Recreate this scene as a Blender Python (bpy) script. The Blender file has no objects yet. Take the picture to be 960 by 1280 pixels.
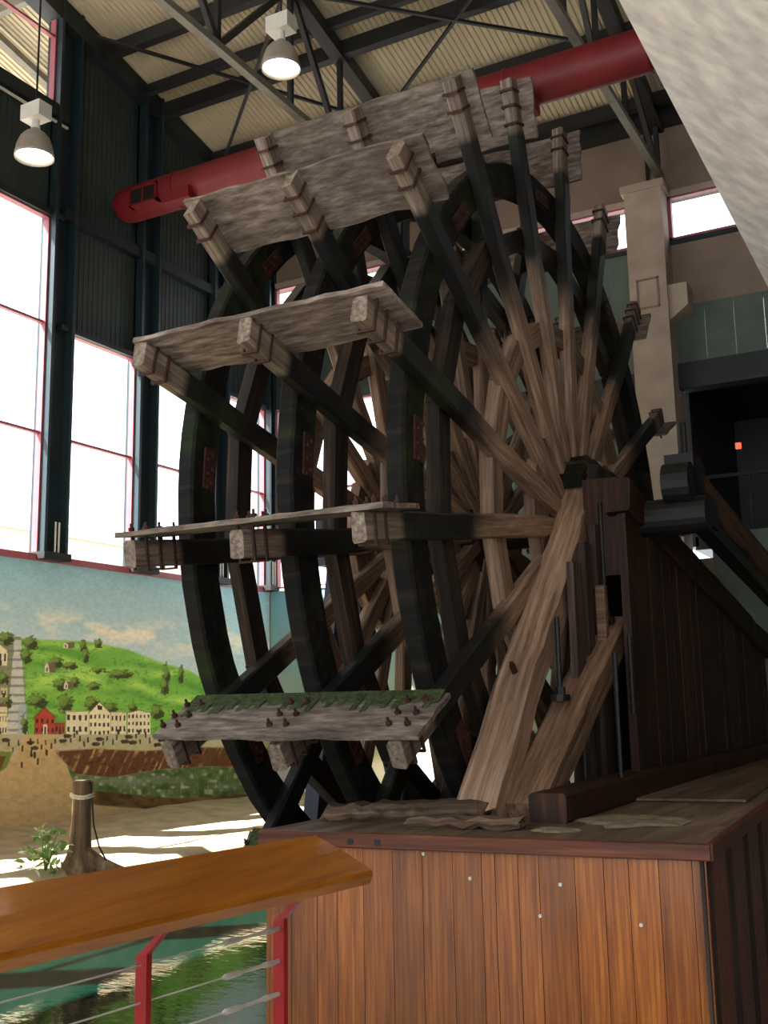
import bpy, math, random
import numpy as np
from mathutils import Vector, Matrix

random.seed(7); rng = np.random.default_rng(7)
S = bpy.context.scene
COL = S.collection
R = math.radians
H0 = 1.65                      # all coordinates below are relative to eye height; everything is lifted by this at the end
XL, YB = -11.0, 16.05          # planes of the window wall and of the back wall

# ------------------------------------------------------------------ camera, sky, sun, exposure
cam = bpy.data.objects.new('camera', bpy.data.cameras.new('camera')); COL.objects.link(cam); S.camera = cam
cam.data.sensor_fit = 'HORIZONTAL'; cam.data.sensor_width = 36.0
FPX = 1349.74
cam.data.lens = FPX / 960 * 36.0
cam.data.clip_start = 0.05; cam.data.clip_end = 400
_y, _p, _r = R(28.29), R(9.965), R(1.0835)
fwd = Vector((-math.sin(_y)*math.cos(_p), math.cos(_y)*math.cos(_p), math.sin(_p)))
right = Vector((math.cos(_y), math.sin(_y), 0)); down = -right.cross(fwd)
r2 = right*math.cos(_r) + down*math.sin(_r); d2 = -right*math.sin(_r) + down*math.cos(_r)
cam.matrix_world = Matrix(((r2.x, -d2.x, -fwd.x, 0), (r2.y, -d2.y, -fwd.y, 0), (r2.z, -d2.z, -fwd.z, 0), (0, 0, 0, 1)))

W = bpy.data.worlds.new('World'); S.world = W; W.use_nodes = True
bg = W.node_tree.nodes['Background']; bg.inputs[0].default_value = (0.86, 0.94, 1.0, 1); bg.inputs[1].default_value = 4.2
sun = bpy.data.objects.new('sun', bpy.data.lights.new('sun', 'SUN')); COL.objects.link(sun)
sun.data.energy = 60.0; sun.data.angle = R(0.6); sun.data.color = (1.0, 0.97, 0.92)
sun.rotation_euler = Vector((0.57, 0.42, -1.0)).to_track_quat('-Z', 'Y').to_euler()
S.view_settings.view_transform = 'Standard'; S.view_settings.look = 'None'
S.view_settings.exposure = -0.2; S.view_settings.gamma = 1.0; S.view_settings.use_curve_mapping = False
S.cycles.use_denoising = True
S.cycles.max_bounces = 8; S.cycles.diffuse_bounces = 5; S.cycles.glossy_bounces = 4; S.cycles.transparent_max_bounces = 16
S.cycles.sample_clamp_indirect = 6.0; S.cycles.caustics_reflective = False; S.cycles.caustics_refractive = False

# ------------------------------------------------------------------ helpers
def lin(c):
    c = c/255.0
    return c/12.92 if c <= 0.04045 else ((c+0.055)/1.055)**2.4
def rgb(r, g, b): return (lin(r), lin(g), lin(b), 1.0)

class MB:
    def __init__(self): self.v = []; self.f = []
    def quadbox(self, b, t):
        n = len(self.v); k = len(b); self.v += [tuple(p) for p in b] + [tuple(p) for p in t]
        self.f.append(tuple(n+k-1-i for i in range(k))); self.f.append(tuple(n+k+i for i in range(k)))
        for i in range(k): j = (i+1) % k; self.f.append((n+i, n+j, n+k+j, n+k+i))
        return self
    def box(self, x0, x1, y0, y1, z0, z1):
        return self.quadbox([(x0,y0,z0),(x1,y0,z0),(x1,y1,z0),(x0,y1,z0)], [(x0,y0,z1),(x1,y0,z1),(x1,y1,z1),(x0,y1,z1)])
    def bar(self, p0, p1, w, h, up=(0,0,1)):
        p0 = Vector(p0); p1 = Vector(p1); d = (p1-p0).normalized(); u = Vector(up)
        s = d.cross(u)
        if s.length < 1e-4: s = d.cross(Vector((1,0,0)))
        s.normalize(); u = s.cross(d)
        def ring(p): return [p - s*w/2 - u*h/2, p + s*w/2 - u*h/2, p + s*w/2 + u*h/2, p - s*w/2 + u*h/2]
        a = ring(p0); b = ring(p1); return self.quadbox(a, b)
    def cyl(self, p0, p1, r0, r1=None, n=12):
        r1 = r0 if r1 is None else r1
        p0 = Vector(p0); p1 = Vector(p1); d = (p1-p0).normalized()
        s = d.cross(Vector((0,0,1)))
        if s.length < 1e-4: s = d.cross(Vector((1,0,0)))
        s.normalize(); u = s.cross(d)
        c = [(math.cos(2*math.pi*i/n), math.sin(2*math.pi*i/n)) for i in range(n)]
        return self.quadbox([p0 + s*a*r0 + u*b*r0 for a, b in c], [p1 + s*a*r1 + u*b*r1 for a, b in c])
    def tube(self, pts, r, n=8):
        pts = [Vector(p) for p in pts]; base = len(self.v); k = len(pts)
        rr = r if isinstance(r, (list, tuple)) else [r]*k
        for i, p in enumerate(pts):
            d = (pts[min(i+1, k-1)] - pts[max(i-1, 0)]).normalized()
            s = d.cross(Vector((0.13, 0.21, 1))).normalized(); u = s.cross(d)
            for j in range(n):
                a = 2*math.pi*j/n; self.v.append(tuple(p + s*math.cos(a)*rr[i] + u*math.sin(a)*rr[i]))
        for i in range(k-1):
            for j in range(n):
                m = (j+1) % n; self.f.append((base+i*n+j, base+i*n+m, base+(i+1)*n+m, base+(i+1)*n+j))
        self.f.append(tuple(base+n-1-j for j in range(n))); self.f.append(tuple(base+(k-1)*n+j for j in range(n)))
        return self
    def lathe(self, prof, n=24, c=(0,0,0)):
        base = len(self.v); k = len(prof)
        for r, z in prof:
            for j in range(n):
                a = 2*math.pi*j/n; self.v.append((c[0]+r*math.cos(a), c[1]+r*math.sin(a), c[2]+z))
        for i in range(k-1):
            for j in range(n):
                m = (j+1) % n; self.f.append((base+i*n+j, base+i*n+m, base+(i+1)*n+m, base+(i+1)*n+j))
        return self
    def mesh(self, name, smooth=False):
        me = bpy.data.meshes.new(name); me.from_pydata(self.v, [], self.f); me.update()
        if smooth: me.polygons.foreach_set('use_smooth', [True]*len(me.polygons))
        return me
    def build(self, name, mat, parent=None, smooth=False, loc=None, origin=None):
        if origin is None and parent is None and self.v:      # origin at the base centre of a one-mesh thing
            a = np.array(self.v); lo, hi = a.min(0), a.max(0)
            origin = ((lo[0]+hi[0])/2, (lo[1]+hi[1])/2, lo[2])
        off = Vector((0,0,0))
        if parent is not None and loc is None:
            p = parent
            while p is not None: off += p.location; p = p.parent
            self.v = [(x-off.x, y-off.y, z-off.z) for x, y, z in self.v]
        elif origin is not None:
            self.v = [(x-origin[0], y-origin[1], z-origin[2]) for x, y, z in self.v]
        o = bpy.data.objects.new(name, self.mesh(name, smooth)); COL.objects.link(o)
        if mat: o.data.materials.append(mat)
        if parent is not None: o.parent = parent
        if loc is not None: o.location = loc
        elif parent is None and origin is not None: o.location = origin
        return o

def tag(o, label=None, cat=None, group=None, kind=None):
    if label: o['label'] = label
    if cat: o['category'] = cat
    if group: o['group'] = group
    if kind: o['kind'] = kind
    return o
def empty(name, loc, label=None, cat=None, group=None, kind=None):
    o = bpy.data.objects.new(name, None); COL.objects.link(o); o.location = loc; o.empty_display_size = 0.1
    return tag(o, label, cat, group, kind)
def copy_tree(o, parent=None):
    c = o.copy(); COL.objects.link(c); c.parent = parent
    for ch in o.children: copy_tree(ch, c)
    return c
def timber_mesh(L, w, h, seg=8, jit=0.006, cham=0.018, taper=1.0, ragged=0.0):
    """a worn beam along +X, w across Y, h across Z, chamfered and slightly wavy"""
    m = MB(); hw, hh = w/2, h/2
    prof = [(-hw+cham,-hh),(hw-cham,-hh),(hw,-hh+cham),(hw,hh-cham),(hw-cham,hh),(-hw+cham,hh),(-hw,hh-cham),(-hw,-hh+cham)]
    for i in range(seg+1):
        t = i/seg; s = 1+(taper-1)*t
        dy, dz = random.uniform(-jit, jit), random.uniform(-jit, jit)
        for (y, z) in prof:
            x = L*t + (random.uniform(-ragged, ragged) if i in (0, seg) else 0)
            m.v.append((x, y*s+dy+random.uniform(-jit, jit)*.5, z*s+dz+random.uniform(-jit, jit)*.5))
    for i in range(seg):
        for j in range(8): k = (j+1) % 8; m.f.append((i*8+j, i*8+k, i*8+8+k, i*8+8+j))
    m.f.append(tuple(7-j for j in range(8))); m.f.append(tuple(seg*8+j for j in range(8)))
    return m.mesh('timber')
def timber(name, p0, p1, w, h, mat, parent=None, up=(0,0,1), **kw):
    p0 = Vector(p0); p1 = Vector(p1); d = (p1-p0); L = d.length; d.normalize(); u = Vector(up)
    s = u.cross(d).normalized(); u = d.cross(s)
    o = bpy.data.objects.new(name, timber_mesh(L, w, h, **kw)); COL.objects.link(o); o.data.materials.append(mat)
    off = Vector((0,0,0)); q = parent
    while q is not None: off += q.location; q = q.parent
    a = p0 - off
    if parent is not None: o.parent = parent
    o.matrix_basis = Matrix(((d.x, s.x, u.x, a.x), (d.y, s.y, u.y, a.y), (d.z, s.z, u.z, a.z), (0,0,0,1)))
    return o

# ------------------------------------------------------------------ materials
def nodes(name):
    m = bpy.data.materials.new(name); m.use_nodes = True; nt = m.node_tree
    return m, nt, nt.nodes['Principled BSDF']
def N(nt, t, **kw):
    n = nt.nodes.new(t)
    for k, v in kw.items():
        if k.startswith('i_'): n.inputs[k[2:].replace('_', ' ')].default_value = v
        else: setattr(n, k, v)
    return n
def ramp(nt, stops, interp='LINEAR'):
    r = nt.nodes.new('ShaderNodeValToRGB'); r.color_ramp.interpolation = interp; e = r.color_ramp.elements
    while len(e) < len(stops): e.new(0.5)
    for el, (p, c) in zip(e, stops): el.position = p; el.color = c
    return r
def mixc(nt, fac, a, b, mode='MIX'):
    m = nt.nodes.new('ShaderNodeMix'); m.data_type = 'RGBA'; m.blend_type = mode
    for sock, val in ((m.inputs[0], fac), (m.inputs[6], a), (m.inputs[7], b)):
        if hasattr(val, 'links'): nt.links.new(val, sock)
        else: sock.default_value = val
    return m.outputs[2]
def mapr(nt, val, a, b, c=0.0, d=1.0):
    n = nt.nodes.new('ShaderNodeMapRange'); nt.links.new(val, n.inputs[0])
    n.inputs[1].default_value = a; n.inputs[2].default_value = b; n.inputs[3].default_value = c; n.inputs[4].default_value = d
    return n.outputs[0]
def coords(nt, scale):
    tc = nt.nodes.new('ShaderNodeTexCoord'); mp = nt.nodes.new('ShaderNodeMapping'); mp.inputs['Scale'].default_value = scale
    oi = nt.nodes.new('ShaderNodeObjectInfo'); va = nt.nodes.new('ShaderNodeVectorMath'); va.operation = 'SCALE'
    va.inputs[0].default_value = (37, 53, 71); nt.links.new(oi.outputs['Random'], va.inputs['Scale'])
    nt.links.new(tc.outputs['Object'], mp.inputs['Vector']); nt.links.new(va.outputs[0], mp.inputs['Location'])
    return tc, mp, oi
def plain(name, c, rough=0.6, metal=0.0, noise=0.12, scale=6.0, bump=0.0, spec=0.5):
    m, nt, b = nodes(name); tc, mp, oi = coords(nt, (scale,)*3)
    n = N(nt, 'ShaderNodeTexNoise'); n.inputs['Scale'].default_value = 1.0; n.inputs['Detail'].default_value = 5
    nt.links.new(mp.outputs[0], n.inputs['Vector'])
    d = tuple(x*(1-noise*1.6) for x in c[:3])+(1,); l = tuple(min(1, x*(1+noise)) for x in c[:3])+(1,)
    r = ramp(nt, [(0.3, d), (0.7, l)]); nt.links.new(n.outputs[0], r.inputs[0]); nt.links.new(r.outputs[0], b.inputs['Base Color'])
    b.inputs['Roughness'].default_value = rough; b.inputs['Metallic'].default_value = metal; b.inputs['Specular IOR Level'].default_value = spec
    if bump:
        bp = N(nt, 'ShaderNodeBump'); bp.inputs['Strength'].default_value = bump; bp.inputs['Distance'].default_value = 0.01
        nt.links.new(n.outputs[0], bp.inputs['Height']); nt.links.new(bp.outputs[0], b.inputs['Normal'])
    return m
def wood(name, dark, mid, light, axis=0, fine=26.0, rough=0.75, bump=0.5, coat=0.0, spec=0.3, knots=False, var=0.25, ratio=0.05, moss=0.0):
    m, nt, b = nodes(name); sc = [fine]*3; sc[axis] = fine*ratio
    tc, mp, oi = coords(nt, tuple(sc))
    n = N(nt, 'ShaderNodeTexNoise'); n.inputs['Scale'].default_value = 1.0; n.inputs['Detail'].default_value = 6; n.inputs['Roughness'].default_value = .65
    nt.links.new(mp.outputs[0], n.inputs['Vector'])
    r = ramp(nt, [(0.28, dark), (0.5, mid), (0.74, light)]); nt.links.new(n.outputs[0], r.inputs[0])
    mp2 = nt.nodes.new('ShaderNodeMapping'); s2 = [3.2]*3; s2[axis] = 0.9; mp2.inputs['Scale'].default_value = s2
    nt.links.new(tc.outputs['Object'], mp2.inputs[0]); nt.links.new(mp.inputs['Location'].links[0].from_socket, mp2.inputs['Location'])
    n2 = N(nt, 'ShaderNodeTexNoise'); n2.inputs['Scale'].default_value = 1.0; n2.inputs['Detail'].default_value = 4; nt.links.new(mp2.outputs[0], n2.inputs['Vector'])
    c = mixc(nt, mapr(nt, n2.outputs[0], .42, .72), r.outputs[0], mixc(nt, 0.6, r.outputs[0], dark))
    if knots:
        w = N(nt, 'ShaderNodeTexWave'); w.wave_type = 'BANDS'; w.bands_direction = 'X'
        mp3 = nt.nodes.new('ShaderNodeMapping'); mp3.inputs['Scale'].default_value = (9, 3, 0.9); nt.links.new(tc.outputs['Object'], mp3.inputs[0])
        nt.links.new(mp.inputs['Location'].links[0].from_socket, mp3.inputs['Location'])
        nt.links.new(mp3.outputs[0], w.inputs['Vector']); w.inputs['Scale'].default_value = 1.1; w.inputs['Distortion'].default_value = 9.0; w.inputs['Detail'].default_value = 2; w.inputs['Detail Scale'].default_value = .7
        c = mixc(nt, mapr(nt, w.outputs[1], .6, 1.0, 0, .4), c, dark)
    if moss: c = mixc(nt, mapr(nt, n2.outputs[0], .52, .68, 0, moss), c, rgb(44,60,20))
    hs = N(nt, 'ShaderNodeHueSaturation'); nt.links.new(c, hs.inputs['Color']); nt.links.new(mapr(nt, oi.outputs['Random'], 0, 1, 1-var, 1+var), hs.inputs['Value'])
    nt.links.new(hs.outputs[0], b.inputs['Base Color'])
    b.inputs['Roughness'].default_value = rough; b.inputs['Specular IOR Level'].default_value = spec; b.inputs['Coat Weight'].default_value = coat; b.inputs['Coat Roughness'].default_value = .12
    bp = N(nt, 'ShaderNodeBump'); bp.inputs['Strength'].default_value = bump; bp.inputs['Distance'].default_value = 0.008
    nt.links.new(n.outputs[0], bp.inputs['Height']); nt.links.new(bp.outputs[0], b.inputs['Normal'])
    m['_nt'] = 1
    return m
def arm_material(name, axis_is_radius=True, moss=0.55):
    """old wheel timber: brown heartwood towards the hub, tar-black outside, grey and weathered under the boards"""
    m, nt, b = nodes(name); tc, mp, oi = coords(nt, (30, 1.6, 30) if axis_is_radius else (30, 8, 8))
    n = N(nt, 'ShaderNodeTexNoise'); n.inputs['Scale'].default_value = 1.0; n.inputs['Detail'].default_value = 6; n.inputs['Roughness'].default_value = .65
    nt.links.new(mp.outputs[0], n.inputs['Vector'])
    brown = ramp(nt, [(.28, rgb(70,54,44)), (.5, rgb(138,112,92)), (.74, rgb(184,156,132))]); nt.links.new(n.outputs[0], brown.inputs[0])
    tar = ramp(nt, [(.3, rgb(8,8,8)), (.6, rgb(20,18,17)), (.85, rgb(52,45,38))]); nt.links.new(n.outputs[0], tar.inputs[0])
    grey = ramp(nt, [(.28, rgb(64,53,44)), (.5, rgb(118,103,89)), (.74, rgb(164,149,132))]); nt.links.new(n.outputs[0], grey.inputs[0])
    sep = N(nt, 'ShaderNodeSeparateXYZ'); nt.links.new(tc.outputs['Object'], sep.inputs[0])
    n2 = N(nt, 'ShaderNodeTexNoise'); n2.inputs['Scale'].default_value = 2.3; n2.inputs['Detail'].default_value = 4
    va = nt.nodes.new('ShaderNodeVectorMath'); va.operation = 'ADD'; nt.links.new(tc.outputs['Object'], va.inputs[0]); nt.links.new(mp.inputs['Location'].links[0].from_socket, va.inputs[1]); nt.links.new(va.outputs[0], n2.inputs['Vector'])
    rad = N(nt, 'ShaderNodeMath', operation='MULTIPLY_ADD'); nt.links.new(n2.outputs[0], rad.inputs[0]); rad.inputs[1].default_value = 0.9; nt.links.new(sep.outputs['Y'], rad.inputs[2])
    c1 = mixc(nt, mapr(nt, rad.outputs[0], 2.45, 3.0), brown.outputs[0], tar.outputs[0])
    mossf = mapr(nt, n2.outputs[0], .55, .75, 0, moss)
    c1 = mixc(nt, mixc(nt, mapr(nt, rad.outputs[0], 2.9, 3.4), (0,0,0,1), mossf), c1, rgb(48,62,24))
    c2 = mixc(nt, mapr(nt, sep.outputs['Y'], 3.62, 3.70), c1, grey.outputs[0])
    nt.links.new(c2, b.inputs['Base Color']); b.inputs['Roughness'].default_value = .62; b.inputs['Specular IOR Level'].default_value = .35
    bp = N(nt, 'ShaderNodeBump'); bp.inputs['Strength'].default_value = .55; bp.inputs['Distance'].default_value = 0.008
    nt.links.new(n.outputs[0], bp.inputs['Height']); nt.links.new(bp.outputs[0], b.inputs['Normal'])
    return m
def emission(name, c, s):
    m = bpy.data.materials.new(name); m.use_nodes = True; nt = m.node_tree; nt.nodes.clear()
    e = nt.nodes.new('ShaderNodeEmission'); e.inputs[0].default_value = c; e.inputs[1].default_value = s
    o = nt.nodes.new('ShaderNodeOutputMaterial'); nt.links.new(e.outputs[0], o.inputs[0]); return m
def glass(name, tint=(1,1,1,1), refl=0.06):
    m = bpy.data.materials.new(name); m.use_nodes = True; nt = m.node_tree; nt.nodes.clear()
    t = nt.nodes.new('ShaderNodeBsdfTransparent'); t.inputs[0].default_value = tint
    g = nt.nodes.new('ShaderNodeBsdfGlossy'); g.inputs['Roughness'].default_value = .03
    fr = nt.nodes.new('ShaderNodeLayerWeight'); fr.inputs[0].default_value = .12
    mr = nt.nodes.new('ShaderNodeMapRange'); nt.links.new(fr.outputs[1], mr.inputs[0]); mr.inputs[3].default_value = .02; mr.inputs[4].default_value = .25
    x = nt.nodes.new('ShaderNodeMixShader'); nt.links.new(mr.outputs[0], x.inputs[0]); nt.links.new(t.outputs[0], x.inputs[1]); nt.links.new(g.outputs[0], x.inputs[2])
    o = nt.nodes.new('ShaderNodeOutputMaterial'); nt.links.new(x.outputs[0], o.inputs[0]); return m
def vcol_material(name, rough=.8, canvas=0.006):
    m, nt, b = nodes(name); a = N(nt, 'ShaderNodeVertexColor', layer_name='paint'); tc = nt.nodes.new('ShaderNodeTexCoord')
    n = N(nt, 'ShaderNodeTexNoise'); n.inputs['Scale'].default_value = 14; n.inputs['Detail'].default_value = 6; nt.links.new(tc.outputs['Object'], n.inputs['Vector'])
    c = mixc(nt, mapr(nt, n.outputs[0], .3, .7, 0, canvas*4), a.outputs[0], mixc(nt, .35, a.outputs[0], rgb(60,60,50)))
    nt.links.new(c, b.inputs['Base Color']); b.inputs['Roughness'].default_value = rough; b.inputs['Specular IOR Level'].default_value = .15
    return m

M = {}
M['arm'] = arm_material('wheel arm timber')
M['board'] = wood('weathered paddle board', rgb(62,52,44), rgb(122,108,97), rgb(172,159,146), axis=0, fine=20, rough=.9, bump=.9, var=.15, ratio=.22)
M['tar'] = wood('tarred rim timber', rgb(7,7,7), rgb(16,15,14), rgb(46,39,31), axis=0, fine=12, rough=.75, bump=.8, spec=.2, moss=.45)
M['tar_brown'] = wood('dark brown brace timber', rgb(12,10,9), rgb(34,26,20), rgb(92,68,50), axis=2, fine=22, rough=.65, bump=.6)
M['brown'] = wood('brown oak timber', rgb(58,43,33), rgb(122,94,73), rgb(166,134,108), axis=0, fine=24, rough=.7, bump=.7)
M['brown_t'] = wood('brown oak block', rgb(60,46,37), rgb(126,102,83), rgb(172,144,120), axis=2, fine=24, rough=.7, bump=.7)
M['post'] = wood('worn post timber', rgb(92,68,52), rgb(160,130,108), rgb(204,178,154), axis=0, fine=20, rough=.7, bump=.9, var=.12)
M['darkwood'] = wood('dark red brown planks', rgb(20,10,5), rgb(52,27,13), rgb(86,49,27), axis=2, fine=20, rough=.6, bump=.6)
M['greyplank'] = wood('dusty grey brown plank', rgb(32,24,20), rgb(68,54,47), rgb(100,84,75), axis=2, fine=20)
M['pine'] = wood('varnished pine boards', rgb(100,50,14), rgb(158,88,28), rgb(194,120,46), axis=2, fine=30, rough=.38, bump=.15, coat=.25, spec=.5, knots=True, var=.16)
M['pine_edge'] = wood('dark stained edging', rgb(52,24,14), rgb(98,52,32), rgb(140,84,56), axis=0, fine=20, rough=.45, bump=.2)
M['ply'] = wood('dusty platform top', rgb(62,46,34), rgb(112,92,74), rgb(150,130,108), axis=1, fine=8, rough=.7, bump=.2)
M['dirt'] = plain('dry mud', rgb(140,126,100), .9, noise=.3, scale=9, bump=.5)
M['rotten'] = wood('rotten sill timber', rgb(46,34,26), rgb(110,88,70), rgb(172,150,128), axis=0, fine=14, rough=.9, bump=1.0)
M['handrail'] = wood('varnished oak handrail', rgb(118,64,10), rgb(160,96,20), rgb(184,120,36), axis=1, fine=34, rough=.3, bump=.05, coat=.8, spec=.5, var=.03)
M['redpaint'] = plain('red painted steel', rgb(146,22,28), .4, noise=.08)
M['duct'] = plain('red duct paint', rgb(112,20,24), .55, noise=.12, scale=3)
M['steel'] = plain('dark blue green steel', rgb(26,34,36), .5, noise=.15)
M['truss'] = plain('dark truss paint', rgb(32,32,31), .5, noise=.15)
M['chord'] = plain('chord grey with painted light', rgb(120,118,108), .5, noise=.12)  # truss steel painted lighter, for the light the bottom chords catch
M['colsteel'] = plain('teal column paint', rgb(30,46,52), .4, noise=.1)
M['panel'] = plain('dark green wall panel', rgb(50,60,56), .55, noise=.15, scale=3)
M['bpanel'] = plain('grey green wall panel', rgb(84,98,88), .6, noise=.1, scale=3)
M['winframe'] = plain('pink red window frame', rgb(160,88,96), .45, noise=.08)
M['winframe_dark'] = plain('dark window mullion', rgb(70,34,40), .5, noise=.08)
M['glass'] = glass('window glass')
M['soffit'] = plain('pale stained concrete', rgb(236,229,220), .85, noise=.16, scale=7.0, bump=.35, spec=.2)
M['concrete'] = plain('cast concrete', rgb(172,156,140), .85, noise=.12, scale=2.2, bump=.25, spec=.2)
M['concrete_wall'] = plain('beige concrete wall', rgb(140,122,108), .85, noise=.1, scale=1.6, bump=.1, spec=.2)
M['deck'] = plain('cream roof deck', rgb(198,187,158), .5, noise=.05)
M['iron'] = plain('black iron', rgb(14,13,13), .6, metal=.0, noise=.2)
M['rust'] = plain('rusty iron', rgb(66,30,21), .8, metal=.2, noise=.4, scale=22, bump=.5)
M['rustlight'] = plain('dull rusted strap', rgb(66,38,30), .8, noise=.35, scale=25)
M['white'] = plain('white metal', rgb(214,212,200), .5, noise=.05)
M['lampglass'] = plain('frosted lamp shade', rgb(150,140,128), .35, noise=.08)
M['bulb'] = emission('lamp glow', (1.0, .93, .78, 1), 14.0)
M['redglow'] = emission('red indicator', (1.0, .12, .05, 1), 2.0)
M['floor'] = plain('pale floor tile', rgb(196,186,172), .5, noise=.1)
M['sand'] = plain('packed sand', rgb(184,166,134), .95, noise=.15, scale=3, bump=.6, spec=.1)
M['bark'] = wood('stripped bark', rgb(64,48,34), rgb(124,100,74), rgb(170,146,112), axis=2, fine=16, rough=.9, bump=1.0)
M['rope'] = plain('pale rope', rgb(196,184,158), .9, noise=.2, scale=40)
M['leaf'] = plain('fresh green leaf', rgb(112,150,66), .6, noise=.3, scale=8)
M['leaf_pale'] = plain('pale flower', rgb(214,214,186), .7, noise=.1)
M['moss'] = plain('moss', rgb(54,66,26), .95, noise=.5, scale=30, bump=1.0)
M['bluepost'] = plain('dark blue steel', rgb(26,38,58), .5, noise=.2)
M['cable'] = plain('steel cable', rgb(186,180,170), .4, metal=.1, noise=.15)
M['rodwood'] = wood('brown drive rod timber', rgb(34,21,15), rgb(82,56,43), rgb(116,86,68), axis=0, fine=18)
M['brick'] = plain('pale brick', rgb(226,190,176), .9, noise=.1)
M['brickpale'] = plain('pale stone', rgb(214,196,176), .9, noise=.06)
M['shadewin'] = plain('dark office window', rgb(60,70,84), .2, noise=.1)
M['ground'] = plain('asphalt', rgb(130,126,120), .9, noise=.1)
M['paint'] = vcol_material('mural paint')
def water_material():
    m, nt, b = nodes('pool water'); tc = nt.nodes.new('ShaderNodeTexCoord')
    mp = nt.nodes.new('ShaderNodeMapping'); mp.inputs['Scale'].default_value = (3.0, 5.0, 1); nt.links.new(tc.outputs['Object'], mp.inputs[0])
    n = N(nt, 'ShaderNodeTexNoise'); n.inputs['Scale'].default_value = 2.0; n.inputs['Detail'].default_value = 3; nt.links.new(mp.outputs[0], n.inputs['Vector'])
    bp = N(nt, 'ShaderNodeBump'); bp.inputs['Strength'].default_value = .12; bp.inputs['Distance'].default_value = .02
    nt.links.new(n.outputs[0], bp.inputs['Height']); nt.links.new(bp.outputs[0], b.inputs['Normal'])
    b.inputs['Base Color'].default_value = rgb(5,28,20); b.inputs['Roughness'].default_value = .05; b.inputs['IOR'].default_value = 1.45; b.inputs['Specular IOR Level'].default_value = .9
    return m
M['water'] = water_material()

def roof_z(y): return 12.65 - 0.22*y

# ------------------------------------------------------------------ ground, floor, pool, sand
m = MB(); m.box(-120, -11.3, -60, 90, -3.0, -2.6); o = m.build('street_ground', M['ground']); tag(o, 'grey street ground outside the tall windows', 'ground', kind='structure')
m = MB(); m.box(-2.6, 8, -5, 4.3, -2.6, -1.65); tag(m.build('floor', M['floor']), 'pale walkway floor on the visitor side of the railing', 'floor', kind='structure')
m = MB(); m.box(-2.45, 8, 4.3, 16, -2.9, -2.6); tag(m.build('floor', M['floor']), 'lower floor around the foot of the pine platform', 'floor', kind='structure')
m = MB(); m.box(-7.28, -2.62, -4.9, 15.55, -2.6, -2.07); tag(m.build('pool_water', M['water']), 'still green pool water below the railing reflecting the mural', 'water', kind='stuff')
def sand():
    m = MB(); ny, nx = 60, 24
    for j in range(ny+1):
        for i in range(nx+1):
            x = -11.0 + (3.75)*i/nx; y = -5 + 21*j/ny
            z = -1.5 + 0.02*math.sin(x*3.1+y*1.7) + random.uniform(-.012, .012)
            if i == nx: z = -2.3
            elif i == nx-1: z = -1.62
            m.v.append((x + (0.08*math.sin(y*2.3) if i >= nx-2 else 0), y, z))
    for j in range(ny):
        for i in range(nx): a = j*(nx+1)+i; m.f.append((a, a+1, a+nx+2, a+nx+1))
    return m.build('sand_floor', M['sand'], smooth=True)
tag(sand(), 'tan sandy bank at the foot of the painted mural', 'sand', kind='structure')

# ------------------------------------------------------------------ mural (a painting on the lower walls)
def unproj(px, py):            # direction from the eye point used when the mural was measured
    v = r2*(px-480) + d2*(py-640) + fwd*FPX; return v
def wall_uv(P):                # drawing coordinates of the mural on the window wall (fixed chart, 960 x 1280 units)
    a = P @ np.array(r2); b = P @ np.array(d2); c = P @ np.array(fwd)
    return 480 + FPX*a/c, 640 + FPX*b/c
class Paint:
    def __init__(s, U, V): s.U, s.V = U, V; s.C = np.zeros(U.shape+(3,)); s.n1 = s.noise(30, 14); s.n2 = s.noise(9, 5); s.n3 = s.noise(3.2, 2.2)
    def noise(s, su, sv):
        U, V = s.U/su, s.V/sv; iu, iv = np.floor(U).astype(int), np.floor(V).astype(int); fu, fv = U-iu, V-iv
        fu, fv = fu*fu*(3-2*fu), fv*fv*(3-2*fv)
        h = lambda a, b: (np.sin(a*127.1+b*311.7)*43758.5453) % 1.0
        return (h(iu,iv)*(1-fu)+h(iu+1,iv)*fu)*(1-fv)+(h(iu,iv+1)*(1-fu)+h(iu+1,iv+1)*fu)*fv
    def put(s, mask, c, k=1.0):
        a = (mask*k)[..., None]; s.C = s.C*(1-a) + a*np.array(c)[None, None, :]
    def poly(s, pts, c, k=1.0):
        inside = np.zeros(s.U.shape, bool); n = len(pts)
        for i in range(n):
            (x0, y0), (x1, y1) = pts[i], pts[(i+1) % n]
            if y0 == y1: continue
            cond = ((y0 > s.V) != (y1 > s.V)); xi = (x1-x0)*(s.V-y0)/(y1-y0)+x0; inside ^= cond & (s.U < xi)
        s.put(inside.astype(float), c, k)
    def rect(s, x0, y0, x1, y1, c, k=1.0): s.put(((s.U >= x0) & (s.U <= x1) & (s.V >= y0) & (s.V <= y1)).astype(float), c, k)
    def blob(s, x, y, rx, ry, c, k=1.0, rag=0.5):
        d = ((s.U-x)/rx)**2 + ((s.V-y)/ry)**2 + (s.n3-.5)*rag*2; s.put(np.clip((1.05-d)*4, 0, 1), c, k)
    def below(s, line, soft=2.0):
        xs, ys = zip(*line); return np.clip((s.V - np.interp(s.U, xs, ys))/soft + .5, 0, 1)
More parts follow.
